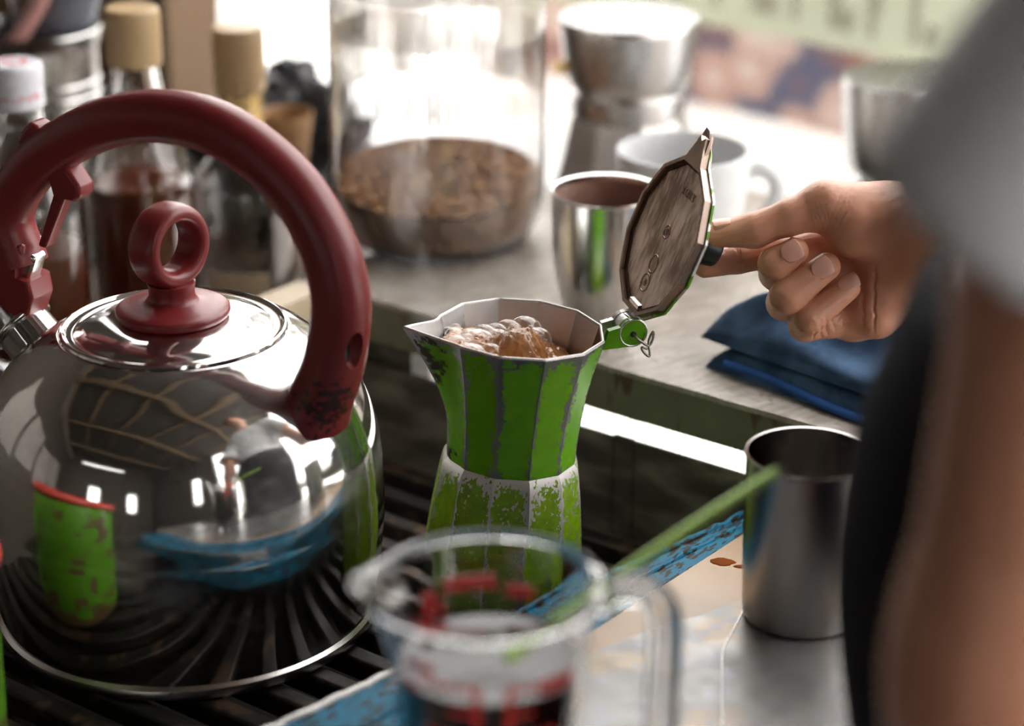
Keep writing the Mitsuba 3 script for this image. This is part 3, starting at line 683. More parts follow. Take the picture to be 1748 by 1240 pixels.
inn = extrude(shapely.affinity.translate(ngon(NF, .0456, PI / NF).difference(ngon(NF, .0434, PI / NF)), LC, 0), .0022, .0010)
add('inner_bead', lplace(inn), 'm_lid_groove', ld, smooth=False)
# outer side: skirt and low dome, with the lip cover
def ring_pts(R, z, x_c=LC): return np.array([[x_c + R * math.cos(PI / NF + 2 * PI * k / NF), R * math.sin(PI / NF + 2 * PI * k / NF), z] for k in range(NF)])
outer = chull(np.vstack([ring_pts(.0492, .0034), ring_pts(.0492, .0048), ring_pts(.0405, .0088), ring_pts(.012, .0125)]))
cover = chull([(LC + .040, -.017, .0034), (LC + .040, .017, .0034), (LC + .0585, -.0055, .0036), (LC + .0585, .0055, .0036), (LC + .0590, 0, .0046), (LC + .036, -.013, .0085), (LC + .036, .013, .0085), (LC + .052, 0, .0092)])
add('outer_shell', lplace(to_tri(to_man(outer) + to_man(cover))), 'm_lid_outer', ld, smooth=False, label='green and bare metal outer side of the lid')
for sg in (-1, 1):   # the two small horns at the tip of the lip cover
    add('lip_horn', lplace(chull([(LC + .050, sg * .0012, .0036), (LC + .050, sg * .0090, .0002), (LC + .048, sg * .0085, .0046), (LC + (.0645 if sg > 0 else .0665), sg * .0052, .0010), (LC + (.0635 if sg > 0 else .0650), sg * .0040, .0032), (LC + .0560, sg * .0010, .0055)])), 'm_lid_under' if False else 'm_lid_lip', ld, smooth=False)
add('hinge_arm', lplace(cat(chull([(-.002, -.0035, .004), (-.002, .0035, .004), (.016, -.0075, .0002), (.016, .0075, .0002), (.018, -.0075, .0045), (.018, .0075, .0045), (.000, -.0035, .0105), (.000, .0035, .0105)]))), 'm_aluminium', ld, smooth=30)
fine = np.linspace(0, 2 * PI, 40, endpoint=False)
def circ(cx, cy, R, r, z): return tube(np.stack([cx + R * np.cos(fine), cy + R * np.sin(fine), 0 * fine + z], 1), r, 8, closed=True)
add('stamp_ring', lplace(circ(.0405, -.0005, .0052, .00055, .0023)), 'm_lid_lip', ld, smooth=True)
add('stamp_ring', lplace(circ(.0285, -.0010, .0052, .00055, .0023)), 'm_lid_lip', ld, smooth=True)
add('stamp_mark', lplace(cat(*[rot(box(.0045, .0007, .0006, (.0285, -.001, .0022)), q, (0, 0, 1), (.0285, -.001, 0)) for q in (20, 80, 140)])), 'm_lid_lip', ld, smooth=False)
sc = add('screw', lplace(circ(LC + .003, -.001, .0038, .0006, .0023)), 'm_lid_lip', ld, smooth=True)
add('screw_head', lplace(move(trimesh.creation.cylinder(.0018, .0008, sections=24), LC + .003, -.001, .0021)), 'm_dark_wire', sc)
tx = meshkit.text_mesh('ITALY', .0048, .0008, False)
tx.apply_translation((-tx.extents[0] / 2, 0, 0))
tx.vertices = np.stack([LC + .0265 + tx.vertices[:, 1], .006 + tx.vertices[:, 0] * .95, .0026 - tx.vertices[:, 2]], 1); tx.fix_normals()
add('lettering', lplace(tx), 'm_lid_lip', ld, smooth=False, label='small raised word ITALY')
add('knob', lplace(move(cat(trimesh.creation.revolve(curve([(0, 0), (.0080, 0), (.0078, .004), (.0092, .008), (.0105, .013), (.0106, .0215), (.0095, .0235), (.004, .0242), (0, .0242)], 3), sections=48)), LC + .002, -.001, .0118)), 'm_black_plastic', ld, smooth=35, label='black plastic lid knob')

# boiling coffee
def coffee_r(th): return upper_xy(th, 0 * th + ZT - .019, .0026)
nr, nth = 46, 160
tt2 = np.linspace(0, 2 * PI, nth, endpoint=False); R2 = coffee_r(tt2)
q = np.linspace(0, 1, nr)[1:] ** 0.8
XY = np.stack([q[:, None] * (R2 * np.cos(tt2)), q[:, None] * (R2 * np.sin(tt2))], -1)
pts = np.concatenate([XY, 0 * XY[..., :1]], -1)
def coffee_h(x, y):
    z = 0 * x
    z = z + .0150 * np.exp(-(((x - .0000) / .0140) ** 2 + ((y + .008) / .0135) ** 2) ** 1.6)     # the welling dome in front
    z = z + .0100 * np.exp(-(((x + .003) / .022) ** 2 + ((y - .008) / .018) ** 2))
    z = z + .0085 * np.clip((-x - .005) / .030, 0, 1)                                      # froth piled towards the lip
    g = np.stack([x, y, 0 * x], -1)
    z = z + .0055 * (meshkit.fbm(g * 95, 3, 3) - .5) + .0030 * (meshkit.fbm(g * 260, 2, 6) - .5)
    return z - .008 * np.clip((x - .012) / .03, 0, 1)
H = coffee_h(pts[..., 0], pts[..., 1])
pts[..., 2] = ZT - .0170 + H
m = sheet(pts, True); c0 = np.array([[0, 0, ZT - .0170 + float(coffee_h(np.zeros(1), np.zeros(1))[0])]])
j = np.arange(nth); m = trimesh.Trimesh(np.vstack([m.vertices, c0]), np.vstack([m.faces, np.stack([0 * j + len(m.vertices), j, (j + 1) % nth], 1)]), process=False)
m.fix_normals()
cf = obj('boiling_coffee', mplace(m), 'm_foam', 'frothing brown coffee welling up inside the green moka pot', 'coffee', smooth=True)
rg = np.random.default_rng(12)
bub, froth = [], []
def hemi(c, r, sub=2, flat=.9):
    s = trimesh.creation.icosphere(subdivisions=sub); s.apply_scale((r, r, r * flat)); s.apply_translation(c); return s
big = [(-.030, -.010, .0085), (-.021, -.020, .0080), (-.026, .008, .0090), (-.010, .014, .0080), (.004, .018, .0075), (-.014, -.004, .0070), (.012, .012, .0070), (-.037, .001, .0062), (-.012, -.027, .0060), (.000, -.008, .0100), (.010, -.002, .0080), (-.030, -.022, .0055), (-.034, -.012, .0080), (-.024, -.001, .0100), (-.018, .010, .0085), (-.036, .010, .0060), (-.020, -.012, .0075), (-.006, .004, .0085)]
for x, y, r in big:
    bub.append(hemi((x, y, ZT - .0170 + float(coffee_h(np.array([x]), np.array([y]))[0]) - .1 * r), r, 3))
for k in range(110):
    a, d = rg.uniform(0, 2 * PI), rg.uniform(0, 1) ** .5
    x, y = d * .040 * math.cos(a) - .004, d * .040 * math.sin(a)
    if x > .028: continue
    r = rg.uniform(.0010, .0030) * (1.25 if x < -.01 else .7)
    froth.append(hemi((x, y, ZT - .0170 + float(coffee_h(np.array([x]), np.array([y]))[0]) + .2 * r), r, 1))
for b_ in bub: add('bubble', mplace(b_), 'm_bubble', cf, smooth=True)
add('froth', mplace(cat(*froth)), 'm_bubble', cf, smooth=True, kind='stuff', label='small glassy froth bubbles')

# ================================================================== things on the shelf
def zbase(x, y, z): return (x, y, z)
# big glass jar of ground coffee
JX, JY, JZ = -0.0531, 1.5822, 0.1001
outer = np.vstack([[(0, .0015), (.050, .0), (.058, .0005)], curve([(.0640, .004), (.0705, .014), (.0750, .030), (.0768, .050), (.0770, .090), (.0770, .150), (.0762, .185), (.0730, .212), (.0660, .236), (.0570, .252), (.0520, .262), (.0515, .275)], 5), [(.0545, .279), (.0545, .285), (.0505, .286)]])
innr = np.vstack([[(.0475, .284), (.0478, .264)], curve([(.0525, .2535), (.0615, .237), (.0688, .2135), (.0735, .186), (.0745, .150), (.0746, .090), (.0744, .052), (.0727, .0320), (.0683, .0160), (.0620, .0070)], 5), [(.052, .0040), (0, .0045)]])
jr = thing('glass_jar', 'large round-shouldered glass jar a third full of ground coffee, on the shelf', 'jar')
add('glass', lathe(np.vstack([outer, innr]), 96, (JX, JY, JZ)), 'm_glass', jr, smooth=40)
jl = add('lid', lathe(np.vstack([[(0, .2875), (.052, .2875)], curve([(.0555, .290), (.056, .297), (.053, .304), (.040, .308), (.02, .3095)], 4), [(0, .310)]]), 72, (JX, JY, JZ)), 'm_glass', jr, smooth=40)
add('clamp', move(tube(curve([(-.0560, -.010, .262), (-.066, -.012, .272), (-.072, -.010, .288), (-.066, 0, .305), (-.05, .004, .312)], 8), .0017, 10), JX, JY, JZ), 'm_steel', jr, smooth=True)
def dust_amount(p, n, uv):
    a = dr.atan2(p.y - JY, p.x - JX)
    return dr.clip(0.36 + 0.85 * (fbm(a * 5.0, p.z * 5.0, 2.0, 4) - 0.30) + 0.20 * (fbm(a * 30, p.z * 60, 5.0, 3) - 0.4), 0.16, 0.85)
bsdf('m_dust', {'type': 'mask', 'opacity': proc(dust_amount), 'bsdf': matte((.56, .52, .45))})
add('dust_film', lathe([(.0744, .105), (.0744, .150), (.0734, .185), (.0698, .2105), (.0640, .228), (.0520, .2515)], 72, (JX, JY, JZ)), 'm_dust', jr, smooth=True, label='film of pale coffee dust on the inside of the glass')
# ground coffee: heaped higher at the back
gin = [(.0612, .0078), (.0676, .0166), (.0721, .0325), (.0739, .0500)]
ang = np.linspace(0, 2 * PI, 120, endpoint=False)
rows = [np.stack([r * np.cos(ang), r * np.sin(ang), 0 * ang + z], 1) for r, z in [(.0005, .0055), (.050, .0055)] + gin]
rows[-1][:, 2] = .0475 + .0085 * np.sin(ang)
for qf in (.985, .96, .92, .87, .8, .72, .64, .55, .45, .35, .25, .15, .07):
    r = .0739 * qf
    x, y = r * np.cos(ang), r * np.sin(ang)
    z = .0475 + .0085 * y / .0724 + .0030 * (1 - qf ** 2) + .0032 * (meshkit.fbm(np.stack([x, y, 0 * x], 1) * 90, 4, 3) - .5)
    rows.append(np.stack([x, y, z], 1))
gm = sheet(np.array(rows), True); nv = len(gm.vertices); j = np.arange(120); o = nv - 120
gm = trimesh.Trimesh(np.vstack([gm.vertices, [0, 0, .0508]]), np.vstack([gm.faces, np.stack([o + j, o + (j + 1) % 120, 0 * j + nv], 1)]), process=False)
gm.fix_normals(); move(gm, JX, JY, JZ)
k_ = add('ground_coffee', gm, 'm_grounds', None, True); tag(k_, 'heap of coarse brown ground coffee inside the glass jar', 'coffee', None, 'stuff')

# steel beaker behind the lid, coffee-stained inside
def beaker(name, label, at, r0, r1, h, wall=.0009, lip=.0016, handle=None, mat='m_steel_brushed', belly=0.0, cup='cup'):
    t_ = thing(name, label, cup)
    out_ = curve([(r0 * .90, .0), (r0 * .97, .0015), (r0, .006), (r0 + (r1 - r0) * .35 + belly, h * .4), (r0 + (r1 - r0) * .75 + belly * .6, h * .75), (r1, h - .002)], 6)
    in_ = out_[::-1] - [wall, 0]; in_ = in_[in_[:, 1] > .004]
    pr = np.vstack([[(0, .001), (r0 * .85, .001)], out_, [(r1 + lip * .6, h - .0008), (r1 + lip * .5, h + .0004), (r1 - wall, h)], in_, [(0, .004)]])
    add('body', lathe(pr, 96, at), mat, t_, smooth=35)
    return t_
def steel_inner(p, n, uv):
    a = fbm(p.x * 40, p.y * 40, p.z * 60, 3); return mix((.12, .052, .034), (.21, .11, .08), a)
bsdf('m_cocoa', plastic(proc(steel_inner), 0.45))
c1 = beaker('steel_beaker', 'steel beaker with a cocoa-brown film inside, behind the open lid', fr(-.8225, 1.1520, .1001), .0275, .0352, .0895, mat='m_steel_bright', belly=.0030)
cx, cy, cz = fr(-.8225, 1.1520, .1001)
add('brown_film', lathe(np.vstack([curve([(.0335, .0855), (.0330, .070), (.0315, .040), (.0285, .012)], 5), [(.0, .012)]]), 72, (cx, cy, cz)), 'm_cocoa', c1, smooth=50, label='dried brown drink inside')
hh = curve([(.033, 0, .070), (.048, 0, .074), (.058, 0, .066), (.060, 0, .048), (.052, 0, .030), (.031, 0, .022)], 8)
add('handle', move(rot(tube(hh, .0058, 16, r2=.0016, up=[0, 1, 0]), 5, (0, 0, 1)), cx, cy, cz), 'm_steel_bright', c1, smooth=50)

# white mug
wm = thing('white_mug', 'wide white china mug behind the steel beaker', 'mug')
wx, wy, wz = fr(-.8555, 1.2905, .1001)
pr = np.vstack([[(0, .002), (.026, .002), (.028, .0), (.031, .0)], curve([(.034, .006), (.041, .025), (.0455, .050), (.0472, .076)], 6), [(.0468, .0785), (.0445, .0785)], curve([(.0437, .074), (.042, .050), (.037, .026), (.029, .009)], 6), [(0, .007)]])
add('body', lathe(pr, 96, (wx, wy, wz)), 'm_white', wm, smooth=40)
hh = curve([(.0435, 0, .060), (.055, 0, .063), (.0655, 0, .056), (.067, 0, .042), (.058, 0, .028), (.041, 0, .022)], 8)
add('handle', move(rot(tube(hh, .0060, 18, r2=.0038, up=[0, 1, 0]), 2, (0, 0, 1)), wx, wy, wz), 'm_white', wm, smooth=60)

# upside-down aluminium moka pots
def upside_down(label, at, turn, hb=.056, s=1.0, valve=10):
    t_ = thing('aluminium_pot', label, 'coffee pot')
    n = 8
    zz = [0, .002, .03, .058, .062]; rr_ = [.0585, .0590, .0510, .0452, .0430]
    V = []
    for z, r in zip(zz, rr_):
        a = np.arange(n) * 2 * PI / n
        V.append(np.stack([r * np.cos(a), r * np.sin(a), 0 * a + z], 1))
    m = sheet(np.array(V), True); m = cat(m, extrude(ngon(n, .0430), .0008, .0612), extrude(ngon(n, .058), .0008, .0004))
    m.apply_scale(s); rot(m, turn, (0, 0, 1)); move(m, *at)
    add('upper_chamber', m, 'm_aluminium_dull', t_, smooth=15, label='eight-sided upper chamber, standing on its rim')
    col = lathe([(0, .062), (.0425, .062), (.0438, .064), (.0438, .0795), (.0415, .0815), (.0, .0815)], 72); col.apply_scale(s)
    add('collar', move(col, *at), 'm_alu_polished', t_, smooth=35)
    bp = np.vstack([[(0, .0815), (.0418, .0815)], curve([(.0440, .084), (.0475, .092), (.0505, .081 + hb * .45), (.0530, .081 + hb * .8), (.0538, .081 + hb - .003)], 6), [(.0528, .081 + hb), (.049, .0814 + hb), (0, .0814 + hb)]])
    bo_ = lathe(bp, 96); bo_.apply_scale(s)
    b_ = add('boiler', move(bo_, *at), 'm_alu_polished', t_, smooth=35, label='round boiler, flat bottom up')
    v_ = cat(move(rot(trimesh.creation.cylinder(.0052, .008, sections=6), 90, (0, 1, 0)), -.0500, 0, .081 + hb * .33), move(rot(trimesh.creation.cylinder(.0032, .006, sections=16), 90, (0, 1, 0)), -.0555, 0, .081 + hb * .33))
    v_.apply_scale(s)
    add('valve', move(rot(v_, valve, (0, 0, 1)), *at), 'm_brass', b_, smooth=30, label='brass safety valve')
upside_down('aluminium moka pot stored upside down beside the big glass jar', (.0890, 1.6960, .1001), 12)
upside_down('shiny aluminium moka pot upside down on the white table, behind the grey sleeve', (.3115, 1.7380, .0201), 30, hb=.078, valve=-110)

# folded navy cloth
def pad(nx, ny, size, h, z0, edge=3.0, bumps=0.0, seed=1, tilt=0.0, hf=None):
    s = np.linspace(-1, 1, nx); t = np.linspace(-1, 1, ny)
    S, Tt = np.meshgrid(s, t, indexing='ij')
    e = np.clip(1 - np.abs(S) ** 8, 0, 1) ** .5 * np.clip(1 - np.abs(Tt) ** 6, 0, 1) ** .5
    X, Y = S * size[0] / 2, Tt * size[1] / 2
    sh_ = 1 + .05 * (meshkit.fbm(np.stack([S * 2, Tt * 2, 0 * S + seed], -1), 3, seed) - .5)
    X, Y = X * sh_, Y * sh_
    g = np.stack([X, Y, 0 * X + seed], -1)
    Z = h * e * (1 + bumps * (meshkit.fbm(g * 32, 4, seed) - .5))
    if hf is not None: Z = Z + e * hf(S, Tt)
    top = np.stack([X, Y, z0 + np.maximum(Z, 0.0008 * e)], -1); bot = np.stack([X * .985, Y * .985, z0 + 0 * Z], -1)
    A_, B_ = sheet(top), sheet(bot); k = len(A_.vertices)
    idx = np.arange(nx * ny).reshape(nx, ny)
    loop = np.concatenate([idx[:, 0], idx[-1, 1:], idx[::-1, -1][1:], idx[0, ::-1][1:-1]]); nx_ = np.roll(loop, -1)
    side = np.vstack([np.stack([loop, loop + k, nx_], 1), np.stack([nx_, loop + k, nx_ + k], 1)])
    m = trimesh.Trimesh(np.vstack([A_.vertices, B_.vertices]), np.vstack([A_.faces, B_.faces[:, ::-1] + k, side]), process=False); m.fix_normals()
    return m
cl = thing('navy_cloth', 'folded navy blue denim-like cloth on the shelf below the hand', 'cloth')
def clput(m): rot(m, -46, (0, 0, 1)); return move(m, .219, 1.302, .1001)
add('lower_fold', clput(move(pad(70, 46, (.190, .100), .0175, 0, bumps=.35, seed=4), .008, 0, 0)), 'm_navy', cl, smooth=True)
def ridge(S, Tt):
    k = np.exp(-((Tt + .30 - .55 * (S + .15)) / .16) ** 2) * np.clip(1.2 - np.abs(S + .1), 0, 1)
    return .0200 * k + .014 * np.exp(-((S + .45) / .35) ** 2) * np.clip(Tt * .6 + .5, 0, 1) + .004 * np.sin(S * 5 + Tt * 3)
add('upper_fold', clput(move(pad(90, 60, (.200, .100), .0160, .0165, bumps=.30, seed=9, hf=ridge), .002, .003, 0)), 'm_navy', cl, smooth=True)
hem = np.stack([np.linspace(-.072, .098, 60), -.0505 + .0015 * np.sin(np.linspace(0, 9, 60)), .0050 + .0020 * np.sin(np.linspace(1, 7, 60))], 1)
add('hem', clput(tube(hem, .0036, 10, r2=.0026)), 'm_navy_hem', cl, smooth=True, label='brighter blue stitched hem')

# ------------------------------------------------------------------ bottles, canister and the rest at the left
def absorb(*c): return {'type': 'homogeneous', 'albedo': rgb(0.02, 0.02, 0.02), 'sigma_t': rgb(*c)}
bsdf('m_liquid', {'type': 'dielectric', 'int_ior': 1.34, 'ext_ior': 1.0})
bsdf('m_cap_tan', plastic((.44, .30, .155), 0.42))
bsdf('m_gold', metal((.70, .50, .22), 0.28))
bsdf('m_cap_white', plastic((.70, .69, .74), 0.32))
bsdf('m_red_print', plastic((.55, .06, .07), 0.4))
def bottle(label, at, prof, wall=.0022, n=72):
    t_ = thing('syrup_bottle', label, 'bottle')
    o_ = np.asarray(prof, float); i_ = o_[::-1].copy(); i_[:, 0] = np.maximum(i_[:, 0] - wall, .002); i_ = i_[i_[:, 1] > .006]; 
    add('glass', lathe(np.vstack([[(0, .0015)], o_, i_, [(0, .0065)]]), n, at), 'm_glass', t_, smooth=40)
    return t_
def fill(name, label, at, prof, level, medium, wall=.0026, bs='m_liquid'):
    p_ = np.asarray(prof, float).copy(); p_[:, 0] = np.maximum(p_[:, 0] - wall, .001); p_ = p_[(p_[:, 1] > .0075)]
    rl_ = np.interp(level, p_[:, 1], p_[:, 0]); p_ = np.vstack([p_[p_[:, 1] < level], [rl_, level], [0, level]])
    return obj(name, lathe(np.vstack([[(0, .0075), (p_[0, 0], .0075)], p_]), 72, at), bs, label, 'syrup', smooth=40, **({'interior': medium} if False else {}))
bsdf('m_syrup', two({'type': 'principled', 'base_color': rgb(.060, .012, .004), 'roughness': 0.12, 'specular': 0.6}))
TZ = .0397        # top of the low table they stand on
UPB = np.array([0, 0, .06])
def longer(p, e=.06): return [(r, z + (e if z > .0205 else 0)) for r, z in p]
B1 = fr(-1.1758, 1.0732, TZ)
p1 = curve(longer([(.033, .0005), (.0370, .006), (.0375, .020), (.0375, .040), (.0355, .058), (.031, .074), (.0235, .092), (.019, .112), (.0165, .130), (.0165, .140)]), 6)
b1 = bottle('clear bottle of dark red-brown syrup with a tall plain tan cap', B1, p1)
add('cap', lathe(np.vstack([[(0, .1335), (.0192, .1335), (.0196, .136), (.0196, .168)], curve([(.0194, .171), (.0180, .1735), (.0165, .1740)], 4), [(0, .1740)]]), 64, B1 + UPB), 'm_cap_tan', b1, smooth=35, label='tall tan cap')
fill('dark_syrup', 'dark red-brown syrup inside the left tan-capped bottle', B1, p1, .108, None, bs='m_syrup')
B2 = np.array([-.1975, 1.6130, TZ])
p2 = curve(longer([(.037, .0005), (.0415, .006), (.042, .014), (.041, .026), (.036, .040), (.0265, .052), (.0200, .062), (.0165, .074), (.0150, .090), (.0150, .108)]), 6)
b2 = bottle('empty clear bottle with a tan cap and gold foil neck, right of the syrup bottle', B2, p2)
aa = np.radians(np.linspace(-125, -62, 16))
add('label', move(sheet(np.array([np.stack([r_ * np.cos(aa), r_ * np.sin(aa), 0 * aa + z], 1) for r_, z in ((.0421, .008), (.0424, .008), (.0424, .0350), (.0421, .0350), (.0421, .008))])), *B2), 'm_cream_wood', b2, smooth=False, label='buff paper label')
add('cap', lathe(np.vstack([[(0, .103), (.0185, .103), (.0190, .1045), (.0190, .1065), (.0182, .1075)], curve([(.0186, .110), (.0188, .125), (.0186, .146)], 4), [(.0175, .1495), (.0, .1500)]]), 64, B2 + UPB), 'm_cap_tan', b2, smooth=35, label='tan cap with a ridged foot')
add('foil', lathe([(.0205, .064), (.0170, .075), (.0157, .090), (.0155, .1015), (.0153, .1015), (.0155, .090), (.0168, .075), (.0203, .064), (.0205, .064)], 64, B2 + UPB), 'm_gold', b2, smooth=40, label='gold foil round the neck')
for k in range(7):
    add('cap_ridge', lathe([(.0186, .111 + .0045 * k), (.0190, .1122 + .0045 * k), (.0186, .1134 + .0045 * k), (.0184, .1122 + .0045 * k), (.0186, .111 + .0045 * k)], 48, B2 + UPB), 'm_cap_tan', b2)
B3 = np.array([-.3360, 1.5050, TZ])
p3 = curve(longer([(.035, .0005), (.040, .006), (.0405, .02), (.0400, .045), (.036, .066), (.028, .084), (.0195, .100), (.0165, .115), (.0160, .130)]), 6)
b3 = bottle('clear soda bottle with a white screw cap printed red, at the left edge', B3, p3)
wc = add('cap', lathe(np.vstack([[(0, .121), (.0182, .121), (.0188, .1225), (.0182, .1245), (.0188, .1265), (.0182, .1335), (.0180, .136), (.0187, .1375)], curve([(.0187, .147), (.0180, .1505), (.0165, .1515)], 4), [(0, .1517)]]), 64, B3 + UPB), 'm_cap_white', b3, smooth=35, label='white cap with red print')
rg3 = np.random.default_rng(5)
pr_ = []
for k in range(9):   # worn red print round the skirt
    a0 = -2.6 + .27 * k; hgt = rg3.uniform(.0025, .0055)
    aa = np.linspace(a0, a0 + rg3.uniform(.10, .17), 5); rr3 = .0186
    pr_.append(sheet(np.array([np.stack([rr3 * np.cos(aa), rr3 * np.sin(aa), 0 * aa + z], 1) for z in (.1272, .1272 + hgt)])))
add('print', move(cat(*pr_), *(B3 + UPB)), 'm_red_print', wc, smooth=False)
add('print', move(cat(*[rot(box(.0022, rg3.uniform(.003, .009), .0003, (.0125 * rg3.uniform(.5, 1), 0, .1518)), 40 * k, (0, 0, 1)) for k in range(9)]), *(B3 + UPB)), 'm_red_print', wc, smooth=False)
fill('red_syrup', 'dark red syrup in the white-capped bottle', B3, p3, .080, None, bs='m_syrup')

# ribbed steel canister with utensils
CX, CY = -.3653, 1.7200
bsdf('m_canister', metal((.50, .485, .47), 0.085))
cn = thing('canister', 'ribbed stainless canister at the top left corner', 'canister')
cp_ = [(0, .001), (.044, .001), (.0455, .003), (.0455, .062), (.0470, .0635), (.0455, .065), (.0455, .072), (.0470, .0735), (.0455, .075), (.0455, .082), (.0470, .0835), (.0455, .085), (.0456, .112), (.0480, .114), (.0490, .120), (.0500, .1225), (.0485, .1240), (.0470, .120), (.0455, .112), (.0445, .08), (.0445, .005), (0, .005)]
add('body', lathe(densify(longer(cp_), .004), 96, (CX, CY, TZ)), 'm_canister', cn, smooth=30)
bsdf('m_grey_plastic', plastic((.15, .16, .19), 0.4))
bsdf('m_pink', plastic((.48, .24, .22), 0.5))
gs = thing('grey_scoop', 'grey plastic scoop standing in the canister', 'scoop')
add('bowl', move(rot(lathe(np.vstack([curve([(.0, -.028), (.018, -.022), (.0255, -.004), (.0265, .02), (.027, .040)], 5), curve([(.0250, .040), (.0245, .02), (.0235, -.004), (.016, -.020), (0, -.0255)], 5)]), 48), 14, (0, 1, 0)), CX + .018, CY + .010, .0997 + .1285), 'm_grey_plastic', gs, smooth=50)
add('handle', move(tube([(.018, .010, .110), (.010, .006, .03), (.004, .004, -.0535)], .0055, 12, r2=.0030), CX, CY, .0997), 'm_grey_plastic', gs, smooth=50)
tg = thing('tongs', 'metal tongs with pink grips leaning out of the canister', 'tongs')
add('arm', move(tube(curve([(-.010, -.012, -.054), (-.022, -.006, .10), (-.036, -.012, .150), (-.060, -.016, .19)], 8), .0040, 12, r2=.0018), CX, CY, .0997), 'm_steel_bright', tg, smooth=50)
add('arm', move(tube(curve([(-.014, .012, -.054), (-.010, 0, .10), (-.016, -.006, .148), (-.030, -.010, .19)], 8), .0040, 12, r2=.0018), CX, CY, .0997), 'm_steel_bright', tg, smooth=50)
add('grip', move(tube(curve([(-.0165, -.0295, .110), (-.006, -.027, .124), (.008, -.020, .146), (.020, -.014, .175)], 8), .0085, 14, r2=.0065), CX, CY, .0997), 'm_pink', tg, smooth=50, label='pink grip')

# black crumpled bag and clay cup
def lump(c, r, seed, amp, n=5, fr_=26):
    s = trimesh.creation.icosphere(subdivisions=n); v = s.vertices.copy()
    k = 1 + amp * (np.abs(meshkit.fbm(v * np.asarray(r) * fr_ + seed, 4, seed) - .5) * 2 - .35)
    s.vertices = v * np.asarray(r) * k[:, None]; s.vertices[:, 2] = np.maximum(s.vertices[:, 2], -c[2] + TZ + .0006); return move(s, *c)
bsdf('m_bag', plastic((.020, .020, .022), 0.30))
obj('black_bag', lump((-.190, 1.775, .095), (.085, .050, .085), 3, .9, 5, 30), 'm_bag', 'crumpled black plastic bag between the bottles and the jar', 'bag', smooth=30)
def clay(p, n, uv): return mix((.17, .085, .035), (.36, .20, .095), fbm(p.x * 160, p.y * 160, p.z * 160, 4))
bsdf('m_clay', plastic(proc(clay), 0.5))
kx, ky = -.1730, 1.6900
ct = obj('clay_cup', lathe(np.vstack([[(0, .001), (.013, .001)], curve([(.014, .0015), (.0125, .030), (.0120, .060), (.0145, .080), (.0182, .105), (.0210, .1235)], 5), [(.0205, .1245), (.0195, .1240)], curve([(.0190, .121), (.0165, .105), (.012, .082)], 4), [(0, .076)]]), 64, (kx, ky, TZ)), 'm_clay', 'tall-footed brown clay cup in front of the black bag', 'cup', smooth=40)
# small things glimpsed between kettle and shelf
obj('cream_lath', boxab(-1.034, -1.008, .93, 1.084, .0000, .0995), 'm_cream_wood', 'cream-painted wooden lath end beside the kettle, at the corner of the shelf', 'lath')
bsdf('m_dark_red', plastic((.16, .018, .016), 0.35))
rc = pad(30, 24, (.060, .045), .009, 0, bumps=.4, seed=6); rot(rc, -30, (0, 0, 1))
obj('red_cloth', move(rc, -.146, 1.585, TZ), 'm_dark_red', 'bunched dark red cloth behind the kettle, left of the cream lath', 'cloth', smooth=True)

# ================================================================== foreground: measuring jug, stirrer, steel cup
GX, GY, GZ = -0.0100, 0.8600, 0.0461
GH = 0.1480
jugR = lambda z: np.interp(z, [0, .004, .03, .08, .12, .138, GH], [.0350, .0368, .0378, .0405, .0437, .0462, .0478])
def jug_r(th, z, inset=0.0):
    d = np.abs((th - math.radians(192) + PI) % (2 * PI) - PI)     # pouring lip towards the left
    k = np.clip((z - .095) / (GH - .095), 0, 1) ** 2.0
    return jugR(z) - inset + .0105 * k * np.exp(-(d / .42) ** 2)
tj = np.linspace(0, 2 * PI, 128, endpoint=False)
def jug_ring(z, inset, dz=0.0):
    r = jug_r(tj, np.full(len(tj), z), inset)
    lipz = 0.004 * np.exp(-((np.abs((tj - math.radians(192) + PI) % (2 * PI) - PI)) / .32) ** 2) * np.clip((z - .11) / .04, 0, 1)
    return np.stack([r * np.cos(tj), r * np.sin(tj), 0 * tj + z + dz + lipz], 1)
zz = np.concatenate([np.linspace(.004, .12, 16), np.linspace(.125, GH - .004, 8)])
rows = [jug_ring(.0005, .036 - .0005) , jug_ring(.0005, .004), jug_ring(.0012, .0010)] + [jug_ring(z, 0) for z in zz] + [jug_ring(GH - .0050, -.0010), jug_ring(GH - .0025, -.0020), jug_ring(GH - .0005, -.0012), jug_ring(GH + .0004, .0008), jug_ring(GH - .0005, .0028), jug_ring(GH - .003, .0036)]
rows += [jug_ring(z, .0034) for z in zz[::-1][:-2]] + [jug_ring(.0085, .0050), jug_ring(.0070, .009), jug_ring(.0065, .036 - .0005)]
jm = sheet(np.array(rows), True); n_ = len(tj); k = len(jm.vertices); j = np.arange(n_)
jm = trimesh.Trimesh(np.vstack([jm.vertices, [0, 0, .0005], [0, 0, .0065]]), np.vstack([jm.faces, np.stack([(j + 1) % n_, j, 0 * j + k], 1), np.stack([k - n_ + j, k - n_ + (j + 1) % n_, 0 * j + k + 1], 1)]), process=False)
jm.fix_normals()
hj = tube(curve([(.0450, -.000, .138), (.057, -.0005, .1435), (.069, -.001, .141), (.0750, -.001, .129), (.0745, -.001, .090), (.0735, -.001, .060), (.068, -.001, .040), (.058, -.0005, .034), (.0375, 0, .036)], 10), .0075, 20, r2=.0050, up=[0, 1, 0])
try: jug_m = to_tri(to_man(jm) + to_man(hj))
except Exception: jug_m = cat(jm, hj)
if len(jug_m.faces) < 500: jug_m = cat(jm, hj)
jg = thing('measuring_jug', 'clear glass measuring jug with red marks, half full of black coffee, in the foreground', 'jug')
add('glass', move(jug_m, GX, GY, GZ), 'm_glass', jg, smooth=45)
bsdf('m_mark', plastic((.62, .045, .035), 0.4))
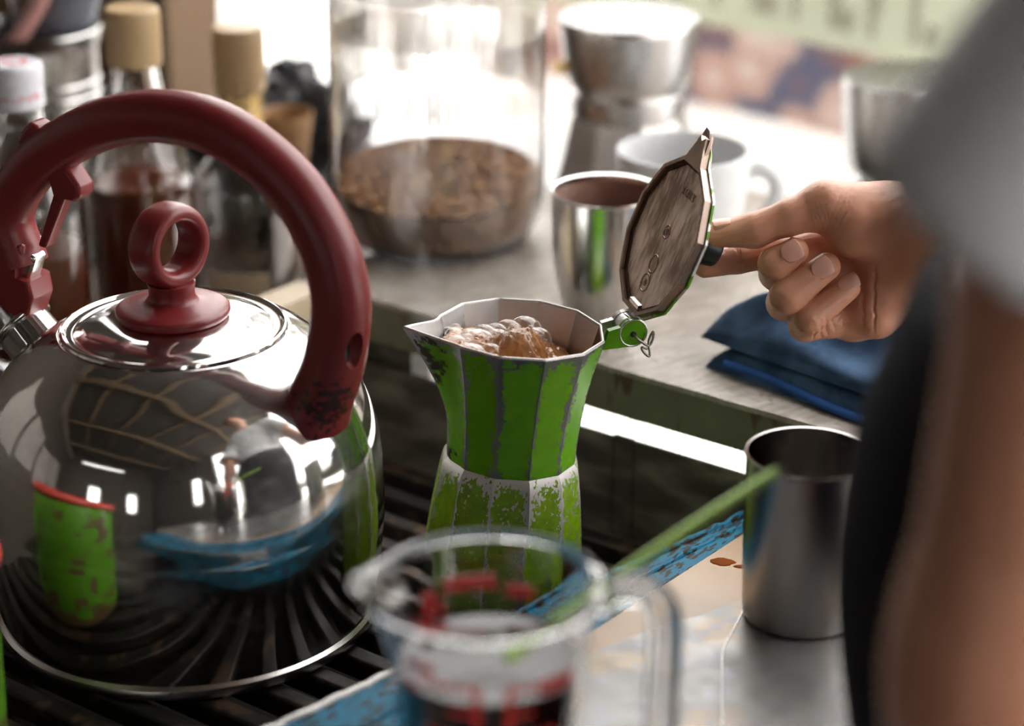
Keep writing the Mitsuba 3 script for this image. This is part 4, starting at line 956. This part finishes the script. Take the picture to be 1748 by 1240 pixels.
def mark(a0, a1, z0, z1):
    n = max(3, int(abs(a1 - a0) / .06)); aa = np.radians(np.linspace(a0, a1, n)); out = []
    P = []
    for r_, z in ((.0003, z0), (.0003, z1), (-.0006, z1), (-.0006, z0), (.0003, z0)):
        rr = jugR(np.full(len(aa), z)) + r_; P.append(np.stack([rr * np.cos(aa), rr * np.sin(aa), 0 * aa + z], 1))
    return sheet(np.array(P))
mk_ = []
for z, (a0, a1) in zip((.118, .106, .094, .082, .070, .058, .046), ((-128, -96), (-112, -96), (-128, -96), (-112, -96), (-128, -96), (-112, -96), (-128, -96))):
    mk_.append((a0, a1, z, z + .0022))
    mk_.append((-78, -78 + (30 if a0 < -120 else 14), z - .001, z + .0012))
mk_ += [(-98, -94, .040, .121), (-80, -76, .040, .121), (-60, -36, .1135, .1205), (-140, -120, .1225, .1275), (-150, -132, .112, .116)]
mk_ += [(62, 80, .118, .124), (86, 118, .121, .1275), (124, 134, .112, .124), (98, 112, .100, .106), (118, 122, .09, .118)]
for q_ in mk_: add('print_mark', move(mark(*q_), GX, GY, GZ), 'm_mark', jg, smooth=False)
# coffee in the jug
lev = .1110
zc = np.concatenate([[.0085], np.linspace(.012, lev - .001, 12)])
rows = [np.stack([(jugR(z) - .0038) * np.cos(tj), (jugR(z) - .0038) * np.sin(tj), 0 * tj + z], 1) for z in zc]
rows.append(np.stack([(jugR(lev) - .0038) * np.cos(tj), (jugR(lev) - .0038) * np.sin(tj), 0 * tj + lev], 1)); rows.append(rows[-1] * [.96, .96, 1] - [0, 0, .0006])
cm = sheet(np.array(rows), True); k = len(cm.vertices)
cm = trimesh.Trimesh(np.vstack([cm.vertices, [0, 0, lev - .0006], [0, 0, .0085]]), np.vstack([cm.faces, np.stack([k - n_ + j, k - n_ + (j + 1) % n_, 0 * j + k], 1), np.stack([(j + 1) % n_, j, 0 * j + k + 1], 1)]), process=False); cm.fix_normals()
bsdf('m_coffee_black', two({'type': 'principled', 'base_color': rgb(.014, .003, .002), 'roughness': 0.12, 'specular': 0.32}))
obj('black_coffee', move(cm, GX, GY, GZ), 'm_coffee_black', 'black coffee filling the lower half of the glass measuring jug', 'coffee', smooth=45)
# green stirrer
bsdf('m_green_stick', two({'type': 'principled', 'base_color': rgb(.42, .70, .10), 'roughness': 0.35, 'specular': 0.4}))
S0, S1 = np.array([-.0025, .8330, .1715]), np.array([.1185, .9270, .2135])
ss_ = np.linspace(0, 1, 24)[:, None]
stick = tube(S0 + (S1 - S0) * ss_ + np.array([0, 0, .002]) * np.sin(ss_ * PI), np.interp(ss_[:, 0], [0, .85, .97, 1], [.0031, .0027, .0024, .0012]), 14, r2=.0022)
obj('green_stirrer', stick, 'm_green_stick', 'long fresh-green stirring stick leaning out of the measuring jug', 'stirrer', smooth=50)
# steel cup on the worktop
cupp = fr(-.5560, .9670, .0463)
c2 = beaker('steel_cup', 'brushed steel cup standing on the sheet-metal worktop, in front of the person', cupp, .0318, .0330, .0965, belly=.0006)
bsdf('m_cup_inside', plastic((.085, .06, .055), 0.3))

# green tin at the left edge, close to the viewer
tin_x, tin_y = -.3320, 1.0200
gt = thing('green_tin', 'green enamel tin with a red rim at the lower left edge, beside the kettle', 'tin')
def tin_col(p, n, uv):
    a = fbm(p.x * 70, p.y * 70, p.z * 70, 4)
    return mix((.075, .22, .012), (.09, .055, .025), smoothstep(0.55, 0.68, a + 0.9 * dr.maximum(0.035 - p.z, 0) / 0.035 * 0.35))
bsdf('m_tin', plastic(proc(tin_col), 0.3))
bsdf('m_tin_rim', plastic((.48, .045, .03), 0.35))
add('body', lathe(np.vstack([[(0, .0), (.066, 0)], curve([(.0685, .002), (.0700, .010), (.0710, .06), (.0715, .118)], 6), [(.0700, .118), (.0685, .01), (0, .004)]]), 96, (tin_x, tin_y, .0003)), 'm_tin', gt, smooth=35)
th = np.linspace(0, 2 * PI, 60, endpoint=False)
add('rim', move(tube(np.stack([.0714 * np.cos(th), .0714 * np.sin(th), 0 * th], 1), .0040, 10, closed=True), tin_x, tin_y, .1185), 'm_tin_rim', gt, smooth=True)

# ================================================================== the barista
# body axes: forward = towards the grill (-a), left = towards the viewer (-b); all in stall coordinates
Q = lambda a, b, z: fr(a, b, z)
pe = thing('person', 'barista in a grey T-shirt and black apron, holding the lid open by its knob', 'person')
sL, sR = Q(-.200, .732, .600), Q(-.300, 1.020, .600)
mL = Q(-.2655, .640, .430)
eL, wL = Q(-.2735, .6215, .270), Q(-.295, .600, .025)
eR, wR = Q(-.400, 1.090, .305), np.array([.2240, 1.2300, .2100])
def torso(P):
    R_ = np.array([[C38, -S38, 0], [S38, C38, 0], [0, 0, 1.0]]).T
    d = d_ell(P, Q(-.235, .84, .46), np.array([.088, .160, .24]), R_)
    d = smin(d, d_ell(P, Q(-.298, .84, .215), np.array([.119, .150, .19]), R_), .05)
    d = smin(d, d_ell(P, Q(-.280, .84, .03), np.array([.105, .165, .16]), R_), .05)
    d = smin(d, d_cone(P, sL, sR, .060, .060), .07)
    return d
def arms(P):
    d = smin(d_cone(P, sL, mL, .050, .0435), smin(d_cone(P, mL, eL, .0435, .0405), d_cone(P, eL, wL, .0400, .027), .02), .03)
    e = smin(d_cone(P, sR, eR, .050, .041), d_cone(P, eR, wR + (eR - wR) * .46, .041, .0320), .02)
    return np.minimum(d, e)
def body_sdf(P):
    d = smin(torso(P), arms(P), .012)
    nk = Q(-.245, .84, .70)
    d = smin(d, d_cone(P, nk - [0, 0, .06], Q(-.265, .84, .775), .056, .052), .04)
    hc = Q(-.295, .84, .865)
    R_ = np.array([[C38, -S38, 0], [S38, C38, 0], [0, 0, 1.0]]).T
    h = smin(d_ell(P, hc, np.array([.096, .075, .112]), R_), d_ell(P, hc + Q(-.022, 0, -.055), np.array([.062, .056, .068]), R_), .03)
    h = smin(h, d_cone(P, hc + Q(-.092, 0, .01), hc + Q(-.108, 0, -.028), .009, .015), .012)       # nose
    h = smin(h, d_cone(P, hc + Q(-.080, -.018, -.066), hc + Q(-.080, .018, -.066), .009, .009), .010)  # mouth
    for s in (-1, 1):
        h = smin(h, d_ell(P, hc + Q(.005, s * .076, -.012), np.array([.018, .010, .032]), R_), .006)  # ears
        h = smax(h, -d_ell(P, hc + Q(-.092, s * .032, .012), np.array([.012, .016, .010]), R_), .012)  # eye hollows
        h = smin(h, d_ell(P, hc + Q(-.080, s * .032, .010), np.array([.011, .012, .010]), R_), .003)
    d = smin(d, h, .02)
    for s, b in ((-1, .75), (1, .93)):
        hip, kn, an = Q(-.265, b, .0), Q(-.255, b - .01 * s, -.36), Q(-.235, b - .01 * s, -.70)
        d = smin(d, smin(d_cone(P, hip, kn, .085, .055), d_cone(P, kn, an, .055, .036), .03), .05)
        d = smin(d, d_cone(P, an - [0, 0, .025], Q(-.375, b - .01 * s, -.735), .030, .024), .02)
    # left hand, hanging
    for k in range(4):
        b0 = wL + Q(-.016 + .012 * k, .002, -.075); d = smin(d, d_cone(P, b0, b0 + Q(.002, .012, -.040), .0085, .0080), .002); d = smin(d, d_cone(P, b0 + Q(.002, .012, -.040), b0 + Q(.004, .034, -.060 - .004 * (k in (1, 2))), .0080, .0068), .002)
    d = smin(d, d_cone(P, wL + Q(0, .002, -.005), wL + Q(.002, .002, -.070), .026, .024), .01)
    d = smin(d, d_cone(P, wL + Q(-.018, .010, -.030), wL + Q(-.034, .022, -.072), .0115, .0085), .008)
    return d
body_m = surface_nets(body_sdf, np.array([-.12, .25, -.785]), np.array([.80, 1.32, 1.0]), .0125)
trimesh.smoothing.filter_taubin(body_m, iterations=6)
# thin the number of triangles is fine: coarse body, fine hand

# right hand: joints in metres, x right, y up, z towards the viewer, from a point beside the knob
HO = np.array([.1028, 1.2428, .2194])
UPV = np.array([0, math.sin(math.radians(PITCH)), math.cos(math.radians(PITCH))]); TOV = np.array([0, -math.cos(math.radians(PITCH)), math.sin(math.radians(PITCH))])
SC = 1.0 / 11900.0
def J(X, Y, depth): return HO + (X * SC) * np.array([1, 0, 0.]) + (420 - Y) * SC * UPV + depth * TOV
def hand_sdf(P):
    # thumb
    th_ = [J(165, 446, .0045), J(420, 418, .0075), J(660, 330, .0080), J(900, 255, .0060), J(1290, 300, -.004)]
    rt = [.0074, .0102, .0100, .0138, .0190]
    d = d_cone(P, th_[0], th_[1], rt[0], rt[1])
    d = smin(d, d_cone(P, th_[1], th_[2], rt[1] * .98, rt[2]), .003)
    d = smin(d, d_cone(P, th_[2], th_[3], rt[2], rt[3]), .004)
    d = smin(d, d_cone(P, th_[3], th_[4], rt[3], rt[4]), .006)
    palm = d_cone(P, J(1100, 400, .006), J(1400, 420, .002), .0175, .0200)                      # ball of the thumb
    palm = smin(palm, d_cone(P, J(1280, 1000, -.006), J(1520, 620, -.010), .0130, .0200), .012)    # heel
    palm = smin(palm, d_cone(P, J(1010, 560, -.022), J(1120, 1010, -.018), .0110, .0105), .010)     # knuckle row
    palm = smin(palm, d_cone(P, J(1030, 500, -.022), J(1420, 380, -.016), .0115, .0200), .012)
    palm = smin(palm, d_cone(P, J(1080, 740, -.022), J(1420, 560, -.016), .0115, .0190), .012)
    palm = smin(palm, d_cone(P, J(1130, 1010, -.018), J(1400, 760, -.012), .0110, .0180), .012)
    palm = smin(palm, d_cone(P, J(1430, 400, -.008), wR + (eR - wR) * .50 + [0, 0, .002], .0250, .0300), .012)
    palm = smin(palm, d_cone(P, J(1450, 690, -.008), wR + (eR - wR) * .50 - [0, 0, .002], .0190, .0300), .014)
    d = smin(d, palm, .006)
    def finger(pts, rs, k=.0022):
        e = d_cone(P, pts[0], pts[1], rs[0], rs[1])
        for i in range(1, len(pts) - 1): e = smin(e, d_cone(P, pts[i], pts[i + 1], rs[i], rs[i + 1]), k)
        return e
    ind = finger([J(1010, 500, -.022), J(610, 548, -.017), J(335, 600, -.0135), J(105, 652, -.0105)], [.0104, .0092, .0086, .0070])
    mid = finger([J(1040, 640, -.022), J(600, 700, -.012), J(560, 648, .0090), J(688, 566, .0120)], [.0104, .0102, .0097, .0080])
    rin = finger([J(1070, 800, -.021), J(650, 905, -.010), J(640, 870, .0100), J(905, 668, .0105)], [.0102, .0104, .0100, .0081])
    pin = finger([J(1110, 1000, -.017), J(790, 1058, -.008), J(795, 1015, .0075), J(1060, 812, .0070)], [.0094, .0096, .0091, .0068])
    f = np.minimum(ind, 9)
    for e in (mid, rin, pin): f = smin(f, e, .0008)
    d = smin(d, f, .0016)
    # the fingers' roots run into the palm
    root = np.minimum.reduce([d_cone(P, J(1010, 500, -.022), J(850, 520, -.0205), .0105, .0085), d_cone(P, J(1040, 640, -.022), J(880, 662, -.018), .0105, .0085), d_cone(P, J(1070, 800, -.021), J(900, 842, -.017), .0105, .0085), d_cone(P, J(1110, 1000, -.017), J(960, 1030, -.013), .0098, .0085)])
    d = smin(d, root, .006)
    return d
lo = J(-60, 1260, -.050); hi = J(1600, -40, .045)
bb = np.array([J(x, y, z) for x in (0, 1560) for y in (0, 1240) for z in (-.046, .034)])
hm = surface_nets(hand_sdf, bb.min(0) - [0, .030, 0], np.array([wR[0] + .068, bb[:, 1].max(), bb[:, 2].max() + .020]), .00105)
trimesh.smoothing.filter_taubin(hm, iterations=5)
# skin folds at the joints
def folds(m, c, axis, n_lines, gap, depth, width, reach):
    v = m.vertices - c; s = v @ (axis / np.linalg.norm(axis)); w = np.exp(-(np.linalg.norm(v, axis=1) / reach) ** 4)
    wob = .0009 * (meshkit.noise(m.vertices * 260, 3) - .5) * 2
    g = 0
    for k in range(n_lines): g = g + np.exp(-((s - (k - (n_lines - 1) / 2) * gap + wob) / width) ** 2)
    m.vertices = m.vertices - m.vertex_normals * (depth * w * g)[:, None]
for c, ax_, n_, gp, dp, wd, rc in ((J(420, 300, .010), J(420, 418, 0) - J(165, 446, 0), 4, .0011, .00030, .0004, .0085), (J(830, 300, .016), J(930, 240, 0) - J(660, 330, 0), 5, .0021, .00030, .0006, .0140), (J(980, 330, .018), J(1100, 420, 0) - J(800, 300, 0), 4, .0029, .00026, .0006, .0160),
      (J(335, 600, -.006), J(335, 600, 0) - J(105, 652, 0), 2, .0014, .0007, .0005, .0075), (J(900, 1090, .004), J(1060, 1010, 0) - J(800, 1100, 0), 4, .0045, .0009, .0007, .0120), (J(1200, 900, .010), J(1300, 900, 0) - J(1100, 900, 0), 2, .0060, .0011, .0009, .0180)):
    folds(hm, c, np.asarray(ax_), n_, gp, dp, wd, rc)
try:
    whole = to_tri((to_man(body_m) + to_man(hm)).simplify(.00012))
    if len(whole.split(only_watertight=False)) > 1:
        whole = max(whole.split(only_watertight=False), key=lambda q: len(q.faces))
except Exception as e:
    whole = cat(body_m, hm)
add('body', whole, 'm_skin', pe, smooth=True, label='bare brown arms and right hand')
# finger nails
def nail(c, along_, out_, L, W, curvy=.0016, thick=.0007):
    a = along_ / np.linalg.norm(along_); n = out_ - a * (out_ @ a); n /= np.linalg.norm(n); b = np.cross(n, a)
    s, t = np.linspace(-1, 1, 15), np.linspace(-1, 1, 13)
    S, Tt = np.meshgrid(s, t, indexing='ij')
    wS = np.where(S < 0, np.sqrt(np.clip(1 - S ** 4, 0, 1)) * .85 + .15 * (1 - np.abs(S)), 1 - .10 * S ** 6)
    U, V_ = S * L / 2 * (1 - .10 * Tt ** 2), Tt * W / 2 * np.maximum(wS, .12)
    Z = -curvy * (V_ / (W / 2)) ** 2 - .0006 * S ** 2
    top = c + U[..., None] * a + V_[..., None] * b + (Z + thick)[..., None] * n; bot = c + (U * .97)[..., None] * a + (V_ * .97)[..., None] * b + (Z - .0016)[..., None] * n
    A_, B_ = sheet(top), sheet(bot); k = len(A_.vertices); idx = np.arange(15 * 13).reshape(15, 13)
    lp = np.concatenate([idx[:, 0], idx[-1, 1:], idx[::-1, -1][1:], idx[0, ::-1][1:-1]]); nx_ = np.roll(lp, -1)
    m = trimesh.Trimesh(np.vstack([A_.vertices, B_.vertices]), np.vstack([A_.faces, B_.faces[:, ::-1] + k, np.stack([lp, lp + k, nx_], 1), np.stack([nx_, lp + k, nx_ + k], 1)]), process=False); m.fix_normals(); return m
def on_skin(c, out_):
    out_ = np.asarray(out_) / np.linalg.norm(out_); t = np.linspace(-.006, .02, 200); dd = hand_sdf(c + t[:, None] * out_); k = np.nonzero(dd > 0)[0]
    return c + t[k[0] if len(k) else 100] * out_
for (X, Y, z), (X2, Y2), out_, L, W in (((655, 572, .0120), (780, 500), TOV + .35 * UPV * 0, .0128, .0122), ((862, 683, .0105), (1010, 590), TOV + .25 * UPV * 0, .0132, .0122), ((1045, 806, .0070), (1190, 730), TOV + .55 * UPV, .0130, .0098), ((215, 440, .0050), (20, 462), UPV * 1.0 + .45 * TOV, .0150, .0112)):
    c = J(X, Y, z); o = on_skin(c, out_)
    add('fingernail', nail(o + np.asarray(out_) / np.linalg.norm(out_) * .0001, J(X2, Y2, z) - J(X, Y, z), np.asarray(out_), L, W), 'm_nail', pe, smooth=True)

# T-shirt
def shirt_sdf(P):
    R_ = np.array([[C38, -S38, 0], [S38, C38, 0], [0, 0, 1.0]]).T
    d = torso(P) - .010
    hemL = Q(-.268, .637, .4060)
    slL = d_cone(P, sL, hemL + Q(-.0125, 0, .0), .050, .0690)
    ax_ = (eL - mL) / np.linalg.norm(eL - mL)
    axc = ax_ + Q(-.32, 0, 0); axc = axc / np.linalg.norm(axc)
    slL = smax(slL, (P - hemL) @ axc, .004)
    hemR = sR + (eR - sR) * .55; axr = (eR - sR) / np.linalg.norm(eR - sR)
    slR = smax(d_cone(P, sR, hemR, .064, .066), (P - hemR) @ axr, .004)
    d = smin(smin(d, slL, .03), slR, .03)
    d = d + .006 * (meshkit.fbm(P * 13, 3, 5) - .5)
    d = smax(d, P[:, 2] - .668 - 0 * P[:, 0], .01)
    return np.maximum(d, -.12 - P[:, 2])
sm = surface_nets(shirt_sdf, np.array([-.10, .25, -.14]), np.array([.78, 1.22, .70]), .0085)
trimesh.smoothing.filter_taubin(sm, iterations=8)
add('t_shirt', sm, 'm_shirt', pe, smooth=True, label='grey T-shirt with short sleeves')
def apron_sdf(P):
    d = torso(P) - .019
    q = P @ np.array([C38, -S38, 0]); b = P @ np.array([S38, C38, 0])
    d = smax(d, q + .300, .01)                       # only the front half
    d = smax(d, np.abs(b - .84) - .165, .01)
    d = d + .004 * (meshkit.fbm(P * 12, 2, 8) - .5)
    d = np.maximum(d, P[:, 2] - .335)
    skirt = np.maximum.reduce([np.abs(q + .385 - .02 * np.sin(b * 30)) - .012, np.abs(b - .84) - .17, P[:, 2] + .02, -.40 - P[:, 2]])
    return np.minimum(d, skirt) if False else np.maximum(d, -.16 - P[:, 2])
am = surface_nets(apron_sdf, np.array([-.10, .45, -.18]), np.array([.62, 1.22, .52]), .0085)
trimesh.smoothing.filter_taubin(am, iterations=8)
add('apron', am, 'm_apron', pe, smooth=True, label='black bib apron')
def trouser_sdf(P):
    d = None
    for s, b in ((-1, .75), (1, .93)):
        hip, kn, an = Q(-.265, b, .0), Q(-.255, b - .01 * s, -.36), Q(-.235, b - .01 * s, -.69)
        e = smin(d_cone(P, hip, kn, .096, .068), d_cone(P, kn, an, .068, .060), .03)
        d = e if d is None else smin(d, e, .04)
    return smax(smin(d, torso(P) - .015, .05), P[:, 2] + .015, .004)
tm = surface_nets(trouser_sdf, np.array([-.10, .35, -.775]), np.array([.70, 1.25, .03]), .014)
trimesh.smoothing.filter_taubin(tm, iterations=6)
add('trousers', tm, 'm_trousers', pe, smooth=True)
def hair_sdf(P):
    R_ = np.array([[C38, -S38, 0], [S38, C38, 0], [0, 0, 1.0]]).T; hc = Q(-.295, .84, .865)
    d = d_ell(P, hc + Q(.006, 0, .008), np.array([.104, .083, .118]), R_) + .004 * (meshkit.fbm(P * 60, 3, 2) - .5)
    a_ = (P - hc) @ np.array([C38, -S38, 0])
    return np.maximum(d, np.minimum(-(a_ + .045) , 1) * 1.0 if False else np.maximum(-(a_ + .030 + .9 * np.clip(P[:, 2] - hc[2] - .03, 0, .1) ), (hc[2] - .055) - P[:, 2] - .25 * (a_ - .02)))
hmesh = surface_nets(hair_sdf, Q(-.295, .84, .865) - .14, Q(-.295, .84, .865) + .14, .006)
add('hair', hmesh, 'm_hair', pe, smooth=True)

# ================================================================== steam over the boiling pot
g = np.stack(np.meshgrid(np.linspace(0, 1, 56), np.linspace(0, 1, 32), np.linspace(0, 1, 32), indexing='ij'), -1)   # z, y, x
Zg, Yg, Xg = g[..., 0], g[..., 1], g[..., 2]
wx = Xg + 0.16 * (meshkit.fbm(np.stack([Xg * 2, Yg * 2, Zg * 3], -1), 3, 21) - .5) * 2 * (.3 + Zg)
wy = Yg + 0.16 * (meshkit.fbm(np.stack([Xg * 2, Yg * 2, Zg * 3 + 9], -1), 3, 22) - .5) * 2 * (.3 + Zg)
n_ = meshkit.fbm(np.stack([wx * 9, wy * 9, Zg * 2.6], -1), 4, 23)
dens = np.clip((n_ - .56) * 7, 0, 1) ** 1.2
fall = np.exp(-(((Xg - .42 + .12 * Zg) / .30) ** 2 + ((Yg - .5) / .32) ** 2) ** 1.5) * np.clip(Zg / .08, 0, 1) * np.clip((1 - Zg) / .45, 0, 1)
edge_ = np.clip(np.minimum.reduce([Xg, 1 - Xg, Yg, 1 - Yg]) / .08, 0, 1)
grid = (dens * fall * edge_ * 12.0).astype(np.float32)[..., None]
x0, y0, z0, sx_, sy_, sz_ = -.110, 1.150, .1730, .200, .150, .190
to_box = T().translate([x0, y0, z0]).scale([sx_, sy_, sz_])
add('steam', trimesh.Trimesh(box(1, 1, 1, (.5, .5, .5)).vertices * [sx_, sy_, sz_] + [x0, y0, z0], box(1, 1, 1).faces, process=False), {'type': 'null'}, None, False)
scene['steam']['interior'] = {'type': 'heterogeneous', 'albedo': 0.97, 'sigma_t': {'type': 'gridvolume', 'grid': mi.VolumeGrid(grid), 'to_world': to_box}, 'scale': 1.0}
tag('steam', 'thin wisps of steam rising from the boiling moka pot', 'steam', None, 'stuff')
